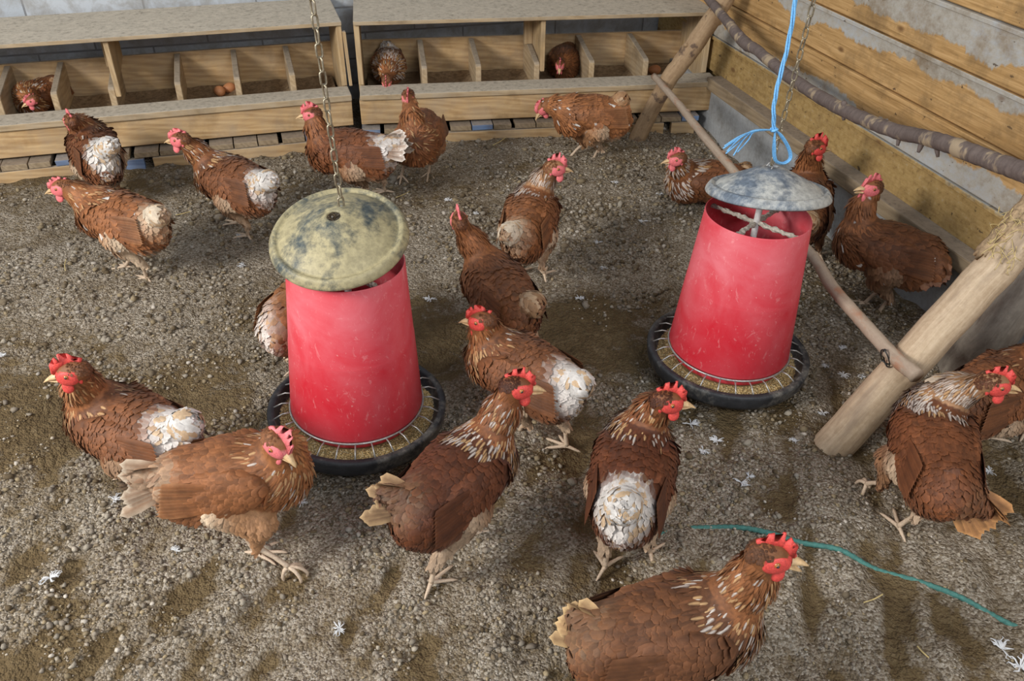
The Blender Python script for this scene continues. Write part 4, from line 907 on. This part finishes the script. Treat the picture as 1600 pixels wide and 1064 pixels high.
        b_ = MB(); blob(ec, (ex_, ey, eo), (.0038, .0038, .0034), b_, 0, 14, 10); blob(ec+eo*.0022*g, (ex_, ey, eo), (.0021, .0021, .0022), b_, 1, 10, 6); b_.build('eye', [M_EYE, M_PUPIL], t, True)
    gape = h.get('gape', .0); b_ = MB(); bb = Hc+bf*.0262*g
    for up1 in (1, 0):
        V_ = []; F_ = []; n = 10; rows = 7
        for i in range(rows):
            x = i/(rows-1); wr = (.0075*(1-x)**.75+.0006)*g; hr = ((.0075 if up1 else .0045)*(1-x)**.8+.0005)*f
            cz = (.000 if up1 else -.006)*g+(-.0055*x*x+.003*gape*x if up1 else (.0035*x-.013*gape*x))*g; cx = (.027 if up1 else .022)*x*f
            for j in range(n):
                al = 2*math.pi*j/n; V_.append(Vector(bb+bf*cx+bs*wr*math.cos(al)+bu*(cz+hr*math.sin(al)*(1 if (math.sin(al) > 0) == bool(up1) else .35))))
        for i in range(rows-1):
            for j in range(n): F_.append((i*n+j, i*n+(j+1) % n, (i+1)*n+(j+1) % n, (i+1)*n+j))
        F_.append(tuple((rows-1)*n+j for j in range(n))); b_.add(V_, F_)
    b_.build('beak', M_BEAK, t, True)
    # legs
    for (sg, hip, knee, hock, kd), spec in zip(hk, h.get('feet', [])):
        b_ = MB(); top = hock+(knee-hock)*.25; b_.tube(smooth_path([top, hock, hock*.5+kd*.5+np.array([.002, 0, 0]), kd], 4), list(np.interp(np.linspace(0, 3, 13), [0, 1, 2, 3], [.0072*f, .0068*f, .0046*f, .0056*f])), 9, .05)
        raised = len(spec) > 3; fd_ = np.array([1, 0, 0.])
        for ang, L in ((0, .050), (.62, .040), (-.62, .040), (math.pi-.35*sg, .022)):
            dd = np.array([math.cos(ang), math.sin(ang), 0]); 
            if raised: q = [kd, kd+dd*L*.4*f+np.array([0, 0, -.006]), kd+dd*L*.65*f+np.array([0, 0, -.022]), kd+dd*L*.6*f+np.array([0, 0, -.036])]
            else: q = [kd+np.array([0, 0, -.002]), kd+dd*L*.35*f+np.array([0, 0, -.0035]), kd+dd*L*.7*f+np.array([0, 0, -.006]), kd+dd*L*f+np.array([0, 0, -.008]), kd+dd*(L+.012)*f+np.array([0, 0, -.012])]
            pr = smooth_path(q, 3); b_.tube(pr, list(np.interp(np.linspace(0, 1, len(pr)), [0, .3, .8, 1], [.0050*f, .0040*f, .0032*f, .0009*f])), 7, .08)
        b_.build('leg', M_SHANK, t, True)
    return t

HENS = [
    dict(M=(-0.3550, 1.4287, 0.2150), hd=140, N=(-0.4210, 1.4349, 0.3700), T=(-0.2205, 1.3485, 0.2800), beak=178, dark=0.45, rump=0.85, belly=0.3, hackle=0.12, comb=1.05, flop=0.1, wingwhite=1, vox=0.005, label='dark brown hen with a red comb at the left, facing left, white tail tuft', feet=[(-0.4071, 1.5347, 0.0), (-0.3443, 1.5386, 0.0)]),
    dict(M=(-0.1793, 1.2622, 0.2000), hd=-8, N=(-0.0860, 1.2269, 0.2900), T=(-0.3638, 1.2475, 0.2500), beak=-55, bp=-28, dark=0.1, ginger=0.55, rump=0.45, belly=0.9, hackle=0.2, pink=1, tail='fan', vox=0.005, comb=0.9, flop=0.7, label='ginger hen striding past the left feeder with its head turned down towards the viewer', feet=[(-0.1646, 1.2393, 0.0), (-0.102, 1.1696, 0.015, 1)]),
    dict(M=(0.2187, 1.1219, 0.2150), hd=36, N=(0.3478, 1.1848, 0.3700), T=(0.0642, 1.0799, 0.2800), beak=-14, dark=0.45, ginger=0.0, rump=0.3, belly=0.45, hackle=0.45, tail='fan', tailcol=(0.62, 0.42, 0.22), vox=0.0045, gape=0.35, comb=0.85, label='brown hen in the centre foreground, upright with its beak parted, facing right', feet=[(0.1589, 1.0744, 0.0), (0.27, 1.1735, 0.0)]),
    dict(M=(0.5523, 1.0652, 0.2000), hd=60, N=(0.6175, 1.1086, 0.3400), T=(0.4577, 0.9098, 0.2900), beak=-20, dark=0.35, ginger=0.0, rump=0.85, belly=0.5, hackle=0.4, vox=0.0045, comb=0.95, label='brown hen seen from behind with a white powder-puff rump, head turned right', feet=[(0.4977, 1.0226, 0.0), (0.5977, 1.0323, 0.0)]),
    dict(s=1.05, M=(0.4672, 0.7252, 0.2050), hd=-2, N=(0.5868, 0.6971, 0.3850), T=(0.3217, 0.7791, 0.2500), beak=-24, dark=1, rump=0.3, belly=0.4, hackle=0.3, tail='fan', tailcol=(0.66, 0.45, 0.22), vox=0.0042, gape=0.9, comb=0.95, label='dark brown hen nearest the viewer at the lower right with an open beak', feet=[(0.4903, 0.7142, 0.0), (0.5586, 0.7199, 0.0)]),
    dict(M=(1.1470, 0.9622, 0.2150), hd=62, N=(1.2237, 0.9748, 0.3600), T=(1.1879, 0.8092, 0.1600), beak=-24, dark=0.2, ginger=0.15, rump=0.2, belly=0.6, hackle=0.85, tail='fan', tailcol=(0.6, 0.3, 0.11), vox=0.0045, gape=0.4, comb=0.85, label='hen with white-streaked neck feathers in front of the thick post, one leg stretched back', feet=[(1.1261, 0.9596, 0.0), (1.1261, 1.0764, 0.01, 1)]),
    dict(M=(1.4126, 1.1023, 0.2000), hd=12, N=(1.4723, 1.0762, 0.3300), T=(1.2171, 1.1252, 0.2400), beak=-10, dark=0.35, rump=0.35, belly=0.5, hackle=0.1, tail='tuft', label='brown hen cut off by the right edge, behind the white-necked hen', feet=[(1.5115, 1.1438, 0.0), (1.6062, 1.1372, -0.0)]),
    dict(M=(0.4510, 1.4281, 0.2000), hd=128, N=(0.3804, 1.4915, 0.2900), T=(0.5576, 1.2940, 0.2400), beak=150, bp=-10, dark=0.6, rump=0.8, belly=0.6, hackle=0.2, vox=0.005, comb=0.8, label='brown hen with a cream rump between the two feeders, heading away to the left', feet=[(0.5366, 1.3734, 0.0), (0.4471, 1.4524, -0.0)]),
    dict(M=(0.4852, 1.7574, 0.2000), hd=100, N=(0.4064, 1.8721, 0.3500), T=(0.5455, 1.6015, 0.2500), beak=85, bp=10, dark=0.6, rump=0.1, belly=0.3, hackle=0.0, pink=1, lod=1.2, comb=0.9, label='dark hen with a long stretched neck seen from behind, left of the white-necked hen', feet=[(0.512, 1.7799, 0.0), (0.5858, 1.7695, 0.0)]),
    dict(M=(0.6601, 2.1056, 0.2050), hd=62, N=(0.7357, 2.1418, 0.3450), T=(0.5378, 1.9645, 0.2400), beak=-12, dark=0.0, ginger=0.55, rump=0.45, belly=0.75, hackle=0.95, pink=1, lod=1.2, tail='tuft', comb=1, label='ginger hen with a white streaked neck in the middle of the floor, facing right', feet=[(0.7189, 2.122, 0.0), (0.6515, 2.1552, 0.0)]),
    dict(M=(0.4789, 2.8196, 0.2000), hd=-108, N=(0.4462, 2.8158, 0.3450), T=(0.5023, 2.9181, 0.2000), beak=-106, bp=-25, dark=0.25, rump=0.15, belly=0.1, hackle=0.05, pink=1, lod=1.3, wing=0.3, label='brown hen standing by the right nest box, facing straight at the viewer', feet=[(0.4219, 2.9262, 0.0), (0.5225, 2.9238, 0.0)]),
    dict(M=(0.2309, 2.7085, 0.2100), hd=160, N=(0.1286, 2.7508, 0.3350), T=(0.3979, 2.6024, 0.2800), beak=170, dark=0.2, ginger=0.2, rump=0.75, belly=0.5, hackle=0.0, pink=1, lod=1.3, tail='fan', tailcol=(0.8, 0.74, 0.66), label='hen with a white tail behind the chain of the left feeder, facing left', feet=[(0.3423, 2.813, 0.0), (0.2586, 2.8184, 0.0)]),
    dict(M=(1.1308, 2.8527, 0.2000), hd=172, N=(0.9882, 2.8916, 0.2350), T=(1.2241, 2.8318, 0.2500), beak=190, bp=-50, dark=0.0, ginger=0.7, rump=0.2, belly=0.7, hackle=0.0, pink=1, lod=1.3, patch=0.08, tail='tuft', comb=0.7, label='ginger hen bending its head to the ledge in front of the right nest box', feet=[(1.0867, 2.9387, 0.0), (1.1696, 2.9052, 0.0)]),
    dict(M=(1.4183, 2.4444, 0.0850), hd=165, N=(1.2774, 2.4146, 0.2000), T=(1.5669, 2.4294, 0.1300), sit=1, beak=172, dark=0.5, rump=0.1, belly=0.1, hackle=0.8, pink=1, lod=1.3, label='hen resting on the litter behind the low perch stick, facing left'),
    dict(M=(1.4915, 1.9965, 0.2100), hd=60, N=(1.4942, 2.0259, 0.3800), T=(1.3340, 1.7299, 0.2200), beak=-10, dark=0.45, rump=0.1, belly=0.1, hackle=0.0, lod=1.3, label='hen peering over from behind the grey feeder lid, head raised to the right', feet=[(1.5824, 2.0481, 0.0), (1.6024, 2.0132, 0.0)]),
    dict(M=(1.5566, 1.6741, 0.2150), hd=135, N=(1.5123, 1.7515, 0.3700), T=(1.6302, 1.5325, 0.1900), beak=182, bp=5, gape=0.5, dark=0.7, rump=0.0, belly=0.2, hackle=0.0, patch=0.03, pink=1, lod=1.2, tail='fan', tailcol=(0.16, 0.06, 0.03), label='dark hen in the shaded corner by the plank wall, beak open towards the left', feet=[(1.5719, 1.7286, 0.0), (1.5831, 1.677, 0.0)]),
    dict(M=(-0.1443, 2.5758, 0.2050), hd=132, N=(-0.2742, 2.6318, 0.3350), T=(-0.0014, 2.4046, 0.2800), beak=158, dark=0.5, rump=0.8, belly=0.5, hackle=0.45, pink=1, lod=1.2, comb=0.7, label='brown hen with a white tufted rump left of the left feeder lid, facing left', feet=[(-0.1384, 2.5941, 0.0), (-0.1684, 2.6932, 0.0)]),
    dict(M=(-0.4574, 2.4053, 0.2050), hd=142, N=(-0.5947, 2.4715, 0.2900), T=(-0.3200, 2.2875, 0.2600), beak=170, bp=-15, dark=0.0, ginger=0.55, rump=0.55, belly=0.9, hackle=0.15, pink=1, lod=1.2, patch=0.05, comb=0.6, label='ginger hen with pale belly at the upper left, walking left', feet=[(-0.4371, 2.4007, 0.0), (-0.501, 2.487, 0.0)]),
    dict(M=(-0.5810, 2.9250, 0.2050), hd=105, N=(-0.6228, 2.9086, 0.3200), T=(-0.4703, 2.7502, 0.3200), beak=110, bp=0, dark=0.2, ginger=0.2, rump=0.95, belly=0.8, hackle=0.2, pink=1, lod=1.3, comb=0.7, label='hen with an upright white tail in front of the left nest box, turned away', feet=[(-0.5983, 3.0478, 0.0), (-0.5723, 3.0412, 0.0)]),
    dict(M=(0.0093, 1.8314, 0.1900), hd=45, N=(0.1237, 1.7852, 0.3000), T=(-0.0819, 1.7852, 0.1700), beak=20, dark=0.0, ginger=0.85, rump=0.75, belly=0.9, hackle=0.0, lod=1.2, tail='fan', tailcol=(0.5, 0.28, 0.12), label='ginger hen mostly hidden behind the left feeder hopper', feet=[(-0.0432, 1.8342, 0.0), (0.0064, 1.8437, 0.0)]),
    dict(M=(-0.8296, 3.5508, 0.2050), hd=-125, N=(-0.8255, 3.3778, 0.2450), T=(-0.7721, 3.5188, 0.2600), sit=1, beak=200, bp=-20, dark=0.4, rump=0.0, belly=0.1, hackle=0.3, pink=1, lod=1.4, comb=0.6, s=0.78, label='hen sitting low in the leftmost visible cell of the left nest box', ground=0.15),
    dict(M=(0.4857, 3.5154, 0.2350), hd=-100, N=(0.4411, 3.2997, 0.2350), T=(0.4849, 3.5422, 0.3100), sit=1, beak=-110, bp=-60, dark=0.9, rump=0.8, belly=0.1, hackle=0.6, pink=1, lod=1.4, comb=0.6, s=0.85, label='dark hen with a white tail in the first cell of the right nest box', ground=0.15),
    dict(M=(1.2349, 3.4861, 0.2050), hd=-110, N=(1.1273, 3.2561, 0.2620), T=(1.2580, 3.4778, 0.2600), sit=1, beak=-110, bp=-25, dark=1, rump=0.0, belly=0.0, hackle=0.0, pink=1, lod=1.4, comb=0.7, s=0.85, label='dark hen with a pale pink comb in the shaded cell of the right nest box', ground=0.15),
]
for i, h in enumerate(HENS): hen(h, i)
